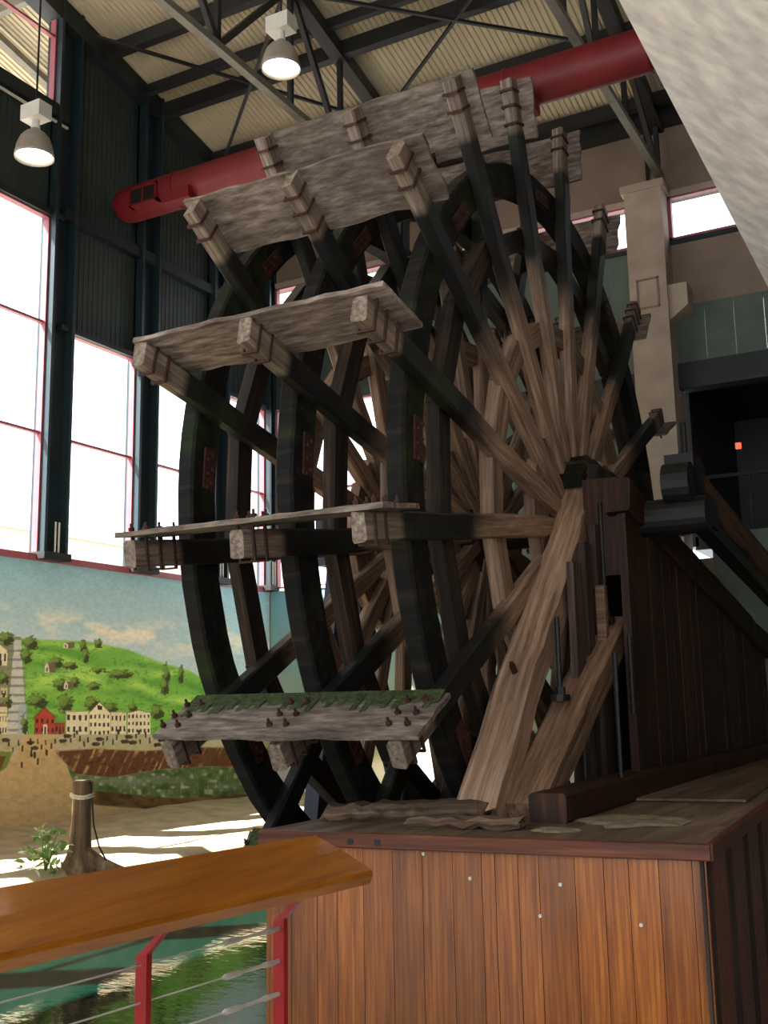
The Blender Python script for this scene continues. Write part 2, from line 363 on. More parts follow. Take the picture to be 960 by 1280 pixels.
def paint_mural(U, V):
    p = Paint(U, V); t = np.clip((V-690)/120, 0, 1)[..., None]
    p.C = (1-t)*np.array([136,180,194]) + t*np.array([180,198,202])
    cl = np.clip((p.n1*.65+p.n2*.35-.38)*3.2, 0, 1)*np.clip(1-np.abs(V-(778+.09*U))/30, 0, 1); p.put(cl, (232,218,200), .9)
    cl = np.clip((p.n1-.5)*2, 0, 1)*np.clip(1-np.abs(V-735-.1*U)/25, 0, 1); p.put(cl, (176,190,190), .4)
    hill = [(-60,790),(20,798),(60,800),(110,802),(160,812),(200,828),(235,838),(262,852),(345,872)]
    p.put(p.below(hill, 3), (118,172,74))
    for (a, b, cc, kk) in ((804, 6, (172,208,104), .8), (814, 8, (92,146,60), .7), (822, 7, (164,206,96), .85), (836, 6, (88,142,58), .8), (846, 9, (176,212,104), .9), (859, 6, (84,140,56), .85), (868, 8, (160,204,94), .85), (880, 7, (76,130,54), .85), (889, 6, (142,190,84), .8), (899, 8, (68,116,48), .7)):
        yy = a + .15*(U-60) + 6*np.sin(U/37+a*.9) + 3*np.sin(U/13+a); p.put(np.clip(1.2-np.abs(V-yy)/b, 0, 1)*p.below(hill, 3)*np.clip(p.n1*1.3+p.n2*.7-.35, 0, 1), cc, kk)
    p.put(p.below(hill, 3)*np.clip((p.n3-.62)*4, 0, 1), (58,100,42), .4)
    p.poly([(-60,800),(19,796),(26,796),(36,925),(-60,925)], (126,132,104)); p.poly([(18,800),(26,800),(34,918),(8,918)], (186,186,180))
    for i in range(10): p.rect(9, 812+i*11, 33, 815+i*11, (112,110,104), .7)
    p.rect(22, 880, 33, 918, (150,166,178), .7)
    for (x, y, rx, ry) in ((38,804,10,9),(33,820,7,10),(104,808,5,8),(123,805,5,6),(107,820,5,10),(8,798,9,9),(70,828,9,7),(88,832,10,5),(122,838,9,4),(150,843,16,6),(208,845,5,14),(226,843,4,11),(206,858,6,12),(75,856,9,8),(93,853,7,8),(118,858,9,5),(46,877,13,9),(82,880,10,13),(115,880,9,10),(138,885,10,8),(166,884,7,7),(196,890,9,9),(325,880,22,10),(5,848,7,8),(30,905,5,14),(250,890,16,8),(8,876,7,9)):
        p.blob(x, y, rx*.95, ry, (84,100,52), .85, .9); p.blob(x+rx*.25, y+ry*.3, rx*.7, ry*.6, (58,62,36), .8, .8); p.blob(x-rx*.25, y-ry*.3, rx*.55, ry*.5, (124,150,72), .75, .8)
    for (x, y, w, h) in ((79,803,14,7),(56,828,13,13),(80,852,12,9)):
        p.poly([(x,y+h),(x,y+h*.4),(x+w*.3,y),(x+w,y),(x+w,y+h)], (112,96,80)); p.poly([(x,y+h),(x,y+h*.4),(x+w*.2,y),(x+w*.42,y+h*.4),(x+w*.42,y+h)], (206,196,176)); p.rect(x+w*.15, y+h*.5, x+w*.28, y+h*.85, (60,50,44))
    def house(x0, x1, y0, y1, c, gable=0, rows=2, n=4, roof=(110,92,80)):
        if gable: p.poly([(x0-1.5,y0+1),((x0+x1)/2,y0-gable-1.5),(x1+1.5,y0+1)], roof); p.poly([(x0,y0+1),((x0+x1)/2,y0-gable),(x1,y0+1)], c)
        else: p.rect(x0-.5, y0-1.5, x1+.5, y0, tuple(v*.75 for v in c))
        p.rect(x0, y0, x1, y1, c); p.rect(x0, y0, x0+.8, y1, tuple(v*.7 for v in c)); w = x1-x0; h = (y1-y0)/rows
        for r in range(rows):
            for i in range(n):
                xc = x0+w*(i+.5)/n; p.rect(xc-w*.22/n, y0+h*(r+.25), xc+w*.22/n, y0+h*(r+.72), (52,48,46), .9)
        p.rect((x0+x1)/2-1.5, y1-6, (x0+x1)/2+1.5, y1, (70,58,50))
    p.rect(0, 880, 9, 921, (206,196,160)); p.rect(-60, 880, 9, 884, (110,86,64)); house(-8, 9, 892, 920, (210,200,166), 0, 2, 5); house(-8, 9, 812, 832, (214,204,170), 6, 1, 3); house(0, 9, 860, 872, (190,182,150), 0, 1, 2)
    house(43, 69, 896, 918, (170,72,56), 11, 2, 4, (96,66,56)); house(69, 81, 905, 918, (158,76,60), 0, 1, 3); p.rect(54,905,59,918,(212,196,178)); p.rect(55.5,908,57.5,918,(90,66,56))
    house(82, 111, 890, 919, (216,206,172), 0, 2, 4); house(111, 138, 891, 921, (222,212,176), 13, 3, 5); p.rect(122,882,128,887,(60,54,48)); house(138, 158, 891, 918, (212,202,168), 0, 2, 4); house(159, 188, 891, 918, (216,206,174), 3, 3, 6)
    p.put(p.below([(-60,917),(40,918),(200,918),(345,912)], 1.5), (176,166,138)); p.put(p.below([(-60,917),(40,918),(200,918),(345,912)], 1.5)*np.clip((p.n2-.5)*3, 0, 1), (150,160,104), .6)
    p.poly([(34,918),(66,920),(74,940),(96,985),(112,1060),(-60,1060),(-60,1000),(12,955)], (186,160,116))
    p.put(((V > 925) & (U < 110)).astype(float)*np.clip((p.n2-.45)*2, 0, 1)*.5, (164,136,94))
    p.poly([(-60,935),(16,940),(8,960),(-60,1000)], (110,128,66)); p.poly([(-60,945),(8,945),(-2,968),(-60,985)], (104,72,46))
    for i in range(34):
        x = 3+((i*53) % 200); y = 922+((i*29) % 13) + (6 if x < 70 else 0); h = 5+(i % 3); p.rect(x, y-h, x+2.2, y, (52,46,42), .85)
        if i % 3 == 0: p.blob(x+4, y-3, 5.5, 2.6, (66,50,38), .9, .2)
    for x, y in ((26,960),(38,946),(42,948),(46,956),(57,945),(37,931)): p.rect(x, y-8, x+2.6, y, (46,42,40), .9)
    bank = [(70,939),(120,936),(180,939),(250,934),(345,936)]; low = [(70,941),(95,968),(140,972),(200,962),(262,958),(345,962)]
    bm = p.below(bank, 2)*(1-p.below(low, 2))*(U > 70); p.put(bm, (98,64,42)); U0 = U; p.U = U+.45*(V-940); p.put(bm*np.clip((p.noise(2.6, 30)-.5)*3.0, 0, 1)*np.clip(p.n2*1.8-.3, 0, 1), (192,154,112), .85); p.U = U0; p.put(bm*np.clip((p.n3-.6)*3, 0, 1), (60,40,28), .6)
    sh = p.below(low, 2)*(U > 78+(V-940)*.35)*(V < 1003); p.put(sh, (92,106,66)); p.put(sh*np.clip((p.noise(6, 4)-.6)*4, 0, 1), (206,202,184), .6); p.put(sh*np.clip((p.noise(2, 9)-.68)*4, 0, 1), (122,140,92), .8); p.put(sh*np.clip((p.n2-.5)*3, 0, 1), (62,84,46), .8)
    p.put(sh*np.clip((p.noise(40, 8)-.5)*2.4, 0, 1)*(V > 970), (128,138,128), .6)
    led = p.below([(90,985),(150,992),(220,998),(345,990)], 2)*(1-p.below([(90,1003),(150,1009),(220,1013),(345,1004)], 2))*(U > 95); p.put(led, (104,80,50)); p.put(led*np.clip((p.n2-.45)*3, 0, 1), (62,50,32), .8); p.put(led*np.clip(1-np.abs(U-250)/45, 0, 1), (156,120,74), .6)
    bs = p.below([(90,1004),(150,1010),(220,1014),(345,1005)], 2)*(U > 90); p.put(bs, (172,148,108))
    p.C *= 1.14*(0.96+.08*p.n3)[..., None]
    return p.C
def mural(name, org, du, dv, nu, nv, painter):
    uu, vv = np.meshgrid(np.linspace(0, 1, nu), np.linspace(0, 1, nv)); P = np.array(org)[None, None] + uu[..., None]*np.array(du) + vv[..., None]*np.array(dv)
    me = bpy.data.meshes.new(name); base = P.reshape(-1, 3) - np.array(org)
    i = np.arange(nu-1)[None] + nu*np.arange(nv-1)[:, None]; F = np.stack([i, i+1, i+1+nu, i+nu], -1).reshape(-1, 4)
    me.vertices.add(len(base)); me.vertices.foreach_set('co', base.ravel()); me.loops.add(F.size); me.loops.foreach_set('vertex_index', F.ravel().astype(np.int32))
    me.polygons.add(len(F)); me.polygons.foreach_set('loop_start', np.arange(0, F.size, 4, dtype=np.int32)); me.update(calc_edges=True)
    C = painter(P)/255.0; C = np.where(C <= .04045, C/12.92, ((np.clip(C, 0, 1)+.055)/1.055)**2.4)
    a = me.color_attributes.new('paint', 'FLOAT_COLOR', 'POINT'); a.data.foreach_set('color', np.concatenate([C.reshape(-1, 3), np.ones((nu*nv, 1))], 1).ravel())
    o = bpy.data.objects.new(name, me); COL.objects.link(o); o.location = org; me.materials.append(M['paint']); return o
def far_left(P):
    U, V = wall_uv(P); return paint_mural(U, V)
wl = mural('mural', (XL+.012, 9.0, -1.6), (0, 7.03, 0), (0, 0, 3.58), 640, 330, far_left)
tag(wl, 'painted mural of a river town under green hills below the tall windows', 'mural')
def back_paint(P):
    z = P[..., 2]; x = P[..., 0]; t = np.clip((z+1.6)/3.6, 0, 1)[..., None]
    C = (1-t)*np.array([160,150,112]) + t*np.array([118,172,190])
    n = .5+.5*np.sin(x*2.1+z*3.7)*np.sin(x*5.3-z*2.2)
    mk = np.clip(1-np.abs(z-.1)/.5, 0, 1)*n; C = C*(1-mk[..., None]*.5)+mk[..., None]*.5*np.array([206,202,190])
    low = np.clip((-.75-z+.1*np.sin(x*3))*6, 0, 1)[..., None]; return C*(1-low)+low*np.array([196,198,188])
wb2 = mural('mural', (XL+.03, YB-.012, -1.6), (6.9, 0, 0), (0, 0, 3.58), 220, 60, back_paint)
tag(wb2, 'pale blue painted sky mural on the back wall behind the wheel', 'mural')

# ------------------------------------------------------------------ window wall (left)
WL = empty('wall_left', (XL, 9, -1.6), 'dark green steel framed window wall above the mural', 'wall', kind='structure')
m = MB(); m.box(XL-.3, XL, -5, YB+.3, -2.6, 1.98); m.build('lower_wall', M['concrete_wall'], WL)
m = MB(); m.box(XL-.02, XL+.05, -5, YB, 1.96, 2.03); m.build('sill', M['winframe'], WL)
cols = [10.70 - 1.85*k for k in range(8, 0, -1)] + [10.70, 12.55, 14.40, 15.93]
proto = None
for y in cols:
    hw = .22 if y < 15.8 else .11
    m = MB(); m.box(XL-.12, XL+.16, y-hw, y-hw+.05, 1.98, roof_z(y)); m.box(XL-.12, XL+.16, y+hw-.05, y+hw, 1.98, roof_z(y)); m.box(XL-.02, XL+.02, y-hw, y+hw, 1.98, roof_z(y))
    c = m.build('column', M['colsteel'], WL)
    m = MB(); m.box(XL+.16, XL+.18, y-.04, y-.025, 2.03, 2.5).box(XL+.16, XL+.18, y+.025, y+.04, 2.03, 2.5); m.build('conduit', M['white'], c)
    m = MB(); m.box(XL-.1, XL+.2, y-hw-.03, y+hw+.03, 1.98, 2.08); m.build('base_plate', M['iron'], c)
nwin = [0]
def window(x0, x1, y0, y1, z0, z1, muls, axis, label, frame=.026, verts=()):
    """axis 'Y': the window lies in the plane X = x0; axis 'X': in the plane Y = y0"""
    nwin[0] += 1
    o = empty('window_%d' % nwin[0], (x0, y0, z0), label, 'window', kind='structure')
    a0, a1 = (y0, y1) if axis == 'Y' else (x0, x1)
    def bx(m, a, b, za, zb, d):
        return m.box(x0-d, x0+d, a, b, za, zb) if axis == 'Y' else m.box(a, b, y0-d, y0+d, za, zb)
    m = MB(); bx(m, a0, a0+frame, z0, z1, .05); bx(m, a1-frame, a1, z0, z1, .05); bx(m, a0, a1, z1-frame, z1, .05); bx(m, a0, a1, z0, z0+frame*.7, .05)
    m.build('window_frame', M['winframe'], o)
    zs = [z0] + list(muls) + [z1]
    for z in muls: m = MB(); bx(m, a0, a1, z-.018, z+.018, .035); m.build('mullion', M['winframe'], o)
    for za, zb in zip(zs[:-1], zs[1:]): m = MB(); bx(m, a0+frame*.5, a1-frame*.5, za+.02, zb-.02, .004); m.build('pane', M['glass'], o)
    return o
def ribpanel(y0, y1, z0, z1fun, x, name='wall_panel', parent=None):
    m = MB(); n = max(2, int((y1-y0)/.10)); d = (y1-y0)/n
    for i in range(n):
        a = y0+i*d
        m.quadbox([(x-.06,a,z0),(x,a,z0),(x,a+d*.72,z0),(x-.06,a+d*.72,z0)], [(x-.06,a,z1fun(a)),(x,a,z1fun(a)),(x,a+d*.72,z1fun(a)),(x-.06,a+d*.72,z1fun(a))])
        m.quadbox([(x-.06,a+d*.72,z0),(x-.008,a+d*.72,z0),(x-.008,a+d,z0),(x-.06,a+d,z0)], [(x-.06,a+d*.72,z1fun(a)),(x-.008,a+d*.72,z1fun(a)),(x-.008,a+d,z1fun(a)),(x-.06,a+d,z1fun(a))])
    return m.build(name, M['panel'], parent)
bays = list(zip(cols[:-1], cols[1:]))
for i, (ya, yb) in enumerate(bays):
    a, b = ya+.22, yb-(.22 if yb < 15.8 else .11); tall = yb < 11
    if tall:
        window(XL, XL, a, b, 2.03, 6.9, (3.73, 5.32), 'Y', ('tall white lit window of three panes at the left edge, under the lamp' if i == 7 else 'tall three pane window in the row left of the view'))
        window(XL, XL, a, b, 8.62, roof_z(b)-.12, (9.72,), 'Y', ('high red framed window under the roof at the upper left corner' if i == 7 else 'high red framed window under the roof left of the view'))
        ribpanel(a, b, 6.9, lambda y: 8.62, XL, parent=WL)
        m = MB(); m.box(XL-.04, XL+.14, ya, yb, 8.42, 8.62); m.build('girt', M['steel'], WL)
        m = MB(); m.box(XL-.04, XL+.1, ya, yb, 6.9, 7.0); m.build('girt', M['steel'], WL)
    else:
        k = ('window right of the first steel column with one crossbar', 'narrow window half hidden by the outermost wheel rim', 'last window of the row, in the corner behind the wheel')[i-8]
        window(XL, XL, a, b, 2.03, 5.3, (3.73,), 'Y', k)
        ribpanel(a, b, 5.3, lambda y: roof_z(y)-.02, XL, parent=WL)
        m = MB(); m.box(XL-.04, XL+.12, ya, yb, 6.95, 7.12); m.build('girt', M['steel'], WL)
        m = MB(); m.box(XL-.04, XL+.12, ya, yb, 5.28, 5.36); m.build('girt', M['steel'], WL)
m = MB(); m.bar((XL, -5, roof_z(-5)-.18), (XL, YB, roof_z(YB)-.18), .3, .34); m.build('top_chord', M['steel'], WL)
m = MB(); m.bar((XL+.1, -5, 8.35), (XL+.1, 10.7, 8.35), .03, .03); m.build('conduit', M['white'], WL)

# ------------------------------------------------------------------ back wall
WB = empty('wall_back', (-3, YB, -1.65), 'beige concrete back wall with clerestory windows behind the wheel', 'wall', kind='structure')
def wbox(name, x0, x1, z0, z1, mat, d0=0, d1=.3): return MB().box(x0, x1, YB+d0, YB+d1, z0, z1).build(name, mat, WB)
wbox('lower_wall', XL, -3.2, -2.6, 1.98, M['concrete_wall'])
wbox('lower_wall', -3.2, 8, -2.6, 2.35, M['bpanel'])
wbox('upper_wall', XL, 8, 7.70, 9.2, M['concrete_wall'])
wbox('ledge', XL, 8, 7.66, 7.76, M['concrete'], -.06, .02)
wbox('concrete_beam', -3.5, 8, 5.88, 6.93, M['concrete_wall'])
wbox('steel_beam', -3.5, 8, 4.55, 4.95, M['steel'], -.1, .2)
wbox('steel_beam', -8.4, -4.05, 4.55, 4.9, M['steel'], -.1, .2)
m = MB(); m.bar((XL, YB-.12, 9.0), (8, YB-.12, 9.0), .25, .32); m.build('eave_beam', M['truss'], WB)
def panels(x0, x1, z0, z1, mat):
    n = max(1, int((x1-x0)/.42)); d = (x1-x0)/n
    for i in range(n): MB().box(x0+i*d+.006, x0+(i+1)*d-.006, YB+.0, YB+.08, z0, z1).build('wall_panel', mat, WB)
panels(-3.5, 2.5, 4.95, 5.88, M['bpanel']); panels(-8.4, -4.05, 4.9, 6.9, M['bpanel']); panels(-8.4, -4.05, 1.98, 4.55, M['bpanel']); panels(2.5, 8, 2.35, 5.88, M['bpanel'])
wbox('pier', -8.6, -8.38, 1.98, 6.9, M['colsteel'])
wbox('clerestory_sill', XL, 8, 6.88, 6.95, M['colsteel'], -.03, .1)
wbox('window_head', XL, -8.6, 5.32, 6.9, M['panel'], -.02, .2)
cw = [(-10.85,-9.5), (-9.4,-8.0), (-7.9,-6.6), (-6.45,-5.45), (-5.4,-4.08), (-3.5,-2.2), (-2.1,-.8), (-.7,.6)]
cl = ['small high window tucked in the far back corner', 'high window left of the big wheel top', 'high window behind the wheel hub top', 'high window behind the top of the near rim', 'high window left of the concrete column', 'high window right of the concrete column', 'high window near the concrete soffit', 'high window hidden by the concrete soffit']
for (a, b), l in zip(cw, cl): window(a, b, YB, YB, 6.95, 7.68, (), 'X', l, frame=.05)
for (a, b) in [(p[1], q[0]) for p, q in zip(cw[:-1], cw[1:])]: wbox('window_post', a, b, 6.95, 7.70, M['concrete_wall'])
wbox('window_post', .6, 8, 6.95, 7.7, M['concrete_wall'])
window(-10.82, -9.75, YB, YB, 2.03, 5.3, (3.73,), 'X', 'back wall window beside the corner seen through the wheel')
window(-9.65, -8.62, YB, YB, 2.03, 5.3, (3.73,), 'X', 'back wall window seen through the middle of the wheel')
wbox('window_post', -9.75, -9.65, 1.98, 5.3, M['colsteel'])
# dark mezzanine behind the opening right of the column
MZ = empty('wall_mezzanine', (0, YB+4, -1.65), 'dark mezzanine recess right of the concrete column', 'wall', kind='structure')
MB().box(-3.5, 2.6, YB+4, YB+4.2, 2.2, 5).build('rear_wall', M['steel'], MZ); MB().box(-3.6, -3.45, YB+.3, YB+4, 2.2, 5).build('side_wall', M['steel'], MZ); MB().box(2.5, 2.65, YB+.3, YB+4, 2.2, 5).build('side_wall', M['steel'], MZ)
MB().box(-3.5, 2.6, YB+.3, YB+4.2, 4.95, 5.1).build('ceiling_slab', M['truss'], MZ); MB().box(-3.5, 2.6, YB+.3, YB+4.2, 2.15, 2.35).build('floor_slab', M['truss'], MZ)
m = MB()
for k in range(9): m.box(-3.3+k*.6, -3.27+k*.6, YB+.5, YB+.53, 2.35, 3.25)
m.box(-3.5, 2.5, YB+.49, YB+.54, 3.25, 3.3); m.build('balustrade', M['iron'], MZ)
o = MB().box(-2.94, -2.86, YB+1.0, YB+1.06, 3.78, 3.87).build('indicator_light', M['redglow']); tag(o, 'tiny red light glowing in the dark mezzanine', 'light')
# concrete column with inset plate and bracket
CC = empty('concrete_column', (-3.78, YB-.2, -1.65), 'tall pale concrete column with a square patch against the back wall', 'column', kind='structure')
m = MB(); m.box(-4.07, -3.50, YB-.45, YB+.1, -2.6, 7.76); m.build('shaft', M['concrete'], CC)
m = MB(); m.box(-4.12, -3.45, YB-.48, YB+.1, 7.68, 7.80); m.build('cap', M['concrete'], CC)
for (a, b, c, d) in ((-3.96,-3.62,6.22,6.25),(-3.96,-3.62,5.77,5.80),(-3.96,-3.93,5.77,6.25),(-3.65,-3.62,5.77,6.25)): MB().box(a, b, YB-.462, YB-.445, c, d).build('plate_edge', M['concrete_wall'], CC)
m = MB(); m.quadbox([(-3.5,YB-.4,5.55),(-3.5,YB-.4,6.1),(-3.22,YB-.4,6.1),(-3.22,YB-.4,5.75)], [(-3.5,YB,5.55),(-3.5,YB,6.1),(-3.22,YB,6.1),(-3.22,YB,5.75)]); m.build('bracket', M['concrete'], CC)
m = MB(); m.bar((-3.78, YB-.02, 7.8), (-3.78, YB-.02, 8.9), .05, .05); m.build('downrod', M['iron'], CC)

# ------------------------------------------------------------------ side and rear walls out of view
WR = empty('wall_right', (8, 5, -1.65), 'unseen visitor side wall, kept dark to cut bounced light', 'wall', kind='structure')
MB().box(8, 8.3, -5, YB+.3, -2.6, 14).build('wall_face', M['greyplank'], WR)  # dark facing chosen to reduce light bouncing in from the right
WF = empty('wall_front', (-1, -5, -1.65), 'entrance wall behind the viewer with broad glazing added for light', 'wall', kind='structure')
MB().box(XL-.3, 8.3, -5.3, -5, 6.4, 14).build('upper_wall', M['concrete_wall'], WF); MB().box(XL-.3, -9.0, -5.3, -5, -2.6, 6.4).build('end_wall', M['concrete_wall'], WF); MB().box(7.0, 8.3, -5.3, -5, -2.6, 6.4).build('end_wall', M['concrete_wall'], WF); MB().box(-9, 7, -5.3, -5, -2.6, -1.5).build('lower_wall', M['concrete_wall'], WF)
for k in range(4): window(-9+4*k+.03, -5+4*k-.03, -5.1, -5.1, -1.5, 6.4, (1.0, 3.6), 'X', 'tall unseen glazing bay added for daylight behind the viewer')['group'] = 'unseen entrance glazing added for light'  # glazing out of view, added to bring daylight onto platform front and soffit

# ------------------------------------------------------------------ roof
def deck(name, x0, x1, y0, y1):
    m = MB(); n = int((x1-x0)/.09); d = (x1-x0)/n
    for k in range(n):
        a = x0+k*d
        for (u0, w0, u1, w1) in ((0,.0,.35,.0),(.35,.0,.5,.022),(.5,.022,.85,.022),(.85,.022,1.0,.0)):
            b = len(m.v)
            m.v += [(a+u0*d, y0, roof_z(y0)+w0), (a+u1*d, y0, roof_z(y0)+w1), (a+u1*d, y1, roof_z(y1)+w1), (a+u0*d, y1, roof_z(y1)+w0)]; m.f.append((b, b+3, b+2, b+1))
    b = len(m.v); m.v += [(x0,y0,roof_z(y0)+.15),(x1,y0,roof_z(y0)+.15),(x1,y1,roof_z(y1)+.15),(x0,y1,roof_z(y1)+.15)]; m.f.append((b,b+1,b+2,b+3))
    return m.build(name, M['deck'])
tag(deck('ceiling', XL, 8.3, -5.3, YB+.3), 'cream corrugated roof deck sloping down to the back wall', 'ceiling', kind='structure')
tag(deck('ceiling', XL-2.3, XL-.05, -5.3, YB+.3), 'cream corrugated eave seen through the upper left window', 'ceiling', kind='structure')
EV = empty('eave_outrigger', (XL-1, 10, 9), 'pale steel outrigger frame outside the upper left window', 'truss')
for yy in (6.4, 8.6, 10.2): MB().bar((XL-.2, yy, 8.7), (XL-2.2, yy, roof_z(yy)-.15), .1, .12).build('strut', M['chord'], EV); MB().bar((XL-.1, yy, roof_z(yy)-.12), (XL-2.3, yy, roof_z(yy)-.12), .1, .14).build('rafter', M['chord'], EV)
MB().bar((XL-1.2, 2, roof_z(2)-.2), (XL-1.2, YB, roof_z(YB)-.2), .1, .12).build('purlin', M['chord'], EV)
CH = 8.05
def truss(x, label):
    T = empty('roof_truss', (x, 5, CH), label, 'truss', 'roof trusses over the hall')
    m = MB(); m.bar((x,-5,roof_z(-5)-.24), (x,YB,roof_z(YB)-.24), .2, .22); m.build('top_chord', M['truss'], T)
    m = MB(); m.bar((x-.04,-5,CH), (x-.04,YB,CH), .015, .10).bar((x+.04,-5,CH), (x+.04,YB,CH), .015, .10).bar((x,-5,CH-.05), (x,YB,CH-.05), .11, .015); m.build('bottom_chord', M['chord'], T)
    ys = [15.9, 14.1, 12.8, 11.45, 9.8, 8.0, 6.2, 4.4, 2.6, .8, -1]
    for y in ys: MB().bar((x,y,CH), (x,y,roof_z(y)-.24), .07, .07, up=(1,0,0)).build('web_post', M['truss'], T)
    for k, (a, b) in enumerate(zip(ys[:-1], ys[1:])):
        z0, z1 = (CH, roof_z(b)-.24) if k % 2 == 0 else (roof_z(a)-.24, CH)
        MB().bar((x,a,z0), (x,b,z1), .07, .09).build('web_diagonal', M['truss'], T)
truss(-7.5, 'roof truss passing above the left lamp cluster and the wheel top'); truss(-3.58, 'roof truss ending on the concrete column at the right'); truss(.35, 'roof truss above the concrete soffit'); truss(4.3, 'roof truss nearest the visitor side wall')
pl = ['deep purlin beam over the red duct', 'purlin beam next to the back eave', 'purlin crossing above the upper lamp', 'thin purlin just above the lamp box', 'purlin near the top edge of the view']
PUR = [(14.1, .16, .30, 'deep purlin just behind the red duct'), (15.55, .12, .2, 'slim purlin beside the back eave'), (12.8, .14, .24, 'purlin running behind the glowing lamp'), (12.35, .10, .16, 'thin purlin directly above the glowing lamp'), (11.45, .14, .22, 'purlin near the upper edge left of the lamp'), (9.8, .14, .24, 'purlin in front of the glowing lamp over the hall'), (8.0, .14, .24, 'second purlin in front of the glowing lamp'), (5.5, .14, .24, 'purlin above the viewer'), (3.0, .14, .24, 'purlin behind the viewer'), (.5, .14, .24, 'rearmost purlin towards the entrance')]
for y, w, h, l in PUR: tag(MB().bar((XL, y, roof_z(y)-.05-h/2), (8, y, roof_z(y)-.05-h/2), w, h).build('roof_purlin', M['truss']), l, 'beam', 'roof purlins')
for (a, b, l) in (((-10.6,10.9), (-7.6,14.0), 'thin brace rod between the corner and the first truss'), ((-10.6,14.0), (-7.6,11.4), 'thin brace rod crossing the corner bay'), ((-7.4,11.4), (-3.7,14.0), 'thin brace rod across the middle roof bay'), ((-7.4,14.0), (-3.7,11.4), 'thin brace rod crossing over the middle roof bay')):
    tag(MB().bar((a[0],a[1],roof_z(a[1])-.4), (b[0],b[1],roof_z(b[1])-.4), .045, .045).build('brace_rod', M['truss']), l, 'rod', 'roof brace rods')

# ------------------------------------------------------------------ red duct
DU = empty('red_duct', (-6, 11.8, 7.55), 'long red round air duct hanging under the roof behind the wheel', 'duct')
dr = .27
pts = [(-10.86,dr*.25),(-10.84,dr*.7),(-10.76,dr*.93),(-10.6,dr)] + [(x, dr) for x in (-8.6,-6.6,-4.6,-2.6,-.6,1.4,3.4,5.4,7.9)]
m = MB(); n = 28
for x, r in pts:
    for j in range(n): a = 2*math.pi*j/n; m.v.append((x, 11.8+r*math.cos(a), 7.55+r*math.sin(a)))
for i in range(len(pts)-1):
    for j in range(n): k = (j+1) % n; m.f.append((i*n+j, i*n+k, i*n+n+k, i*n+n+j))
m.f.append(tuple(range(n))); m.build('duct_tube', M['duct'], DU, smooth=True)
for k in range(10): MB().cyl((-9.7+k*1.75,11.8,7.55), (-9.66+k*1.75,11.8,7.55), dr+.012, n=28).build('seam_ring', M['duct'], DU)
g = empty('vent', (-10.1, 11.56, 7.48)); g.parent = DU; g.location = Vector((-10.1,11.55,7.46)) - DU.location
vent = MB(); vent.box(-10.42,-9.9,11.50,11.66,7.34,7.37).box(-10.42,-9.9,11.50,11.66,7.60,7.63).box(-10.42,-10.39,11.5,11.66,7.34,7.63).box(-9.93,-9.9,11.5,11.66,7.34,7.63).box(-10.17,-10.15,11.5,11.6,7.34,7.63); bpy.data.objects.remove(g)
vo = vent.build('vent_frame', M['duct'], DU); MB().box(-10.4,-9.92,11.53,11.55,7.36,7.61).build('grille', M['iron'], vo)
vent = MB().box(-9.8,-9.3,11.50,11.7,7.24,7.42).build('vent_collar', M['duct'], DU)
MB().box(-4.3,-4.05,11.5,11.8,7.1,7.35).build('hanger_bracket', M['duct'], DU)

# ------------------------------------------------------------------ high bay lamps
def lamp(loc, label, top, lit=True, power=120):
    L = empty('high_bay_lamp', loc, label, 'lamp', 'high bay lamps')
    x, y, z = loc
    s = MB().lathe([(.055,.36),(.07,.33),(.12,.30),(.17,.24),(.205,.15),(.222,.05),(.228,0),(.22,.0),(.214,.05),(.196,.15),(.16,.235),(.10,.29)], 28, loc).build('shade', M['lampglass'], L, smooth=True)
    MB().lathe([(.0,.02),(.12,.035),(.195,.07),(.18,.17),(.1,.24),(0,.25)], 24, loc).build('bulb', M['bulb'], L, smooth=True)
    MB().cyl((x,y,z+.35), (x,y,z+.47), .055, .045, 14).build('neck', M['white'], L)
    MB().box(x-.15,x+.15,y-.10,y+.10,z+.47,z+.66).build('ballast_box', M['white'], L)
    MB().cyl((x,y,z+.66), (x,y,top), .012, n=8).build('cord', M['iron'], L)
    li = bpy.data.lights.new('lamp_light', 'SPOT'); li.energy = power; li.color = (1.0, .86, .66); li.shadow_soft_size = .2; li.spot_size = R(150); li.spot_blend = .6
    lo = bpy.data.objects.new('lamp_light', li); COL.objects.link(lo); lo.parent = L; lo.location = (0, 0, -.03)
    return L
lamp((-6.35, 9.5, 7.20), 'glowing lamp with white box hanging at the top centre', roof_z(9.5)-.1)
lamp((-9.05, 8.38, 6.32), 'lamp with grey bell shade hanging on a long cord at the left', roof_z(8.38)-.1)
for (x, y, l) in ((-6.35, 4.0, 'unseen lamp added for light on the window side'), (-2.2, 3.0, 'unseen lamp added for light in the middle of the hall'), (2.0, -1.0, 'unseen lamp added for light near the entrance glazing'), (3.0, 7.5, 'unseen lamp added for light on the far visitor side')): lamp((x, y, 7.3), l, roof_z(y)-.1, power=170)  # extra lamps out of view, added to light the platform front

# ------------------------------------------------------------------ concrete soffit, upper right
m = MB(); yy = (2.2, 9.5)
sec = [(-1.0, 2.78), (1.2, .90), (1.2, 1.4), (-1.0, 3.3)]
m.quadbox([(x, yy[0], z) for x, z in sec], [(x, yy[1], z) for x, z in sec])
tag(m.build('concrete_soffit', M['soffit']), 'big pale concrete stair underside filling the upper right corner', 'concrete slab', kind='structure')

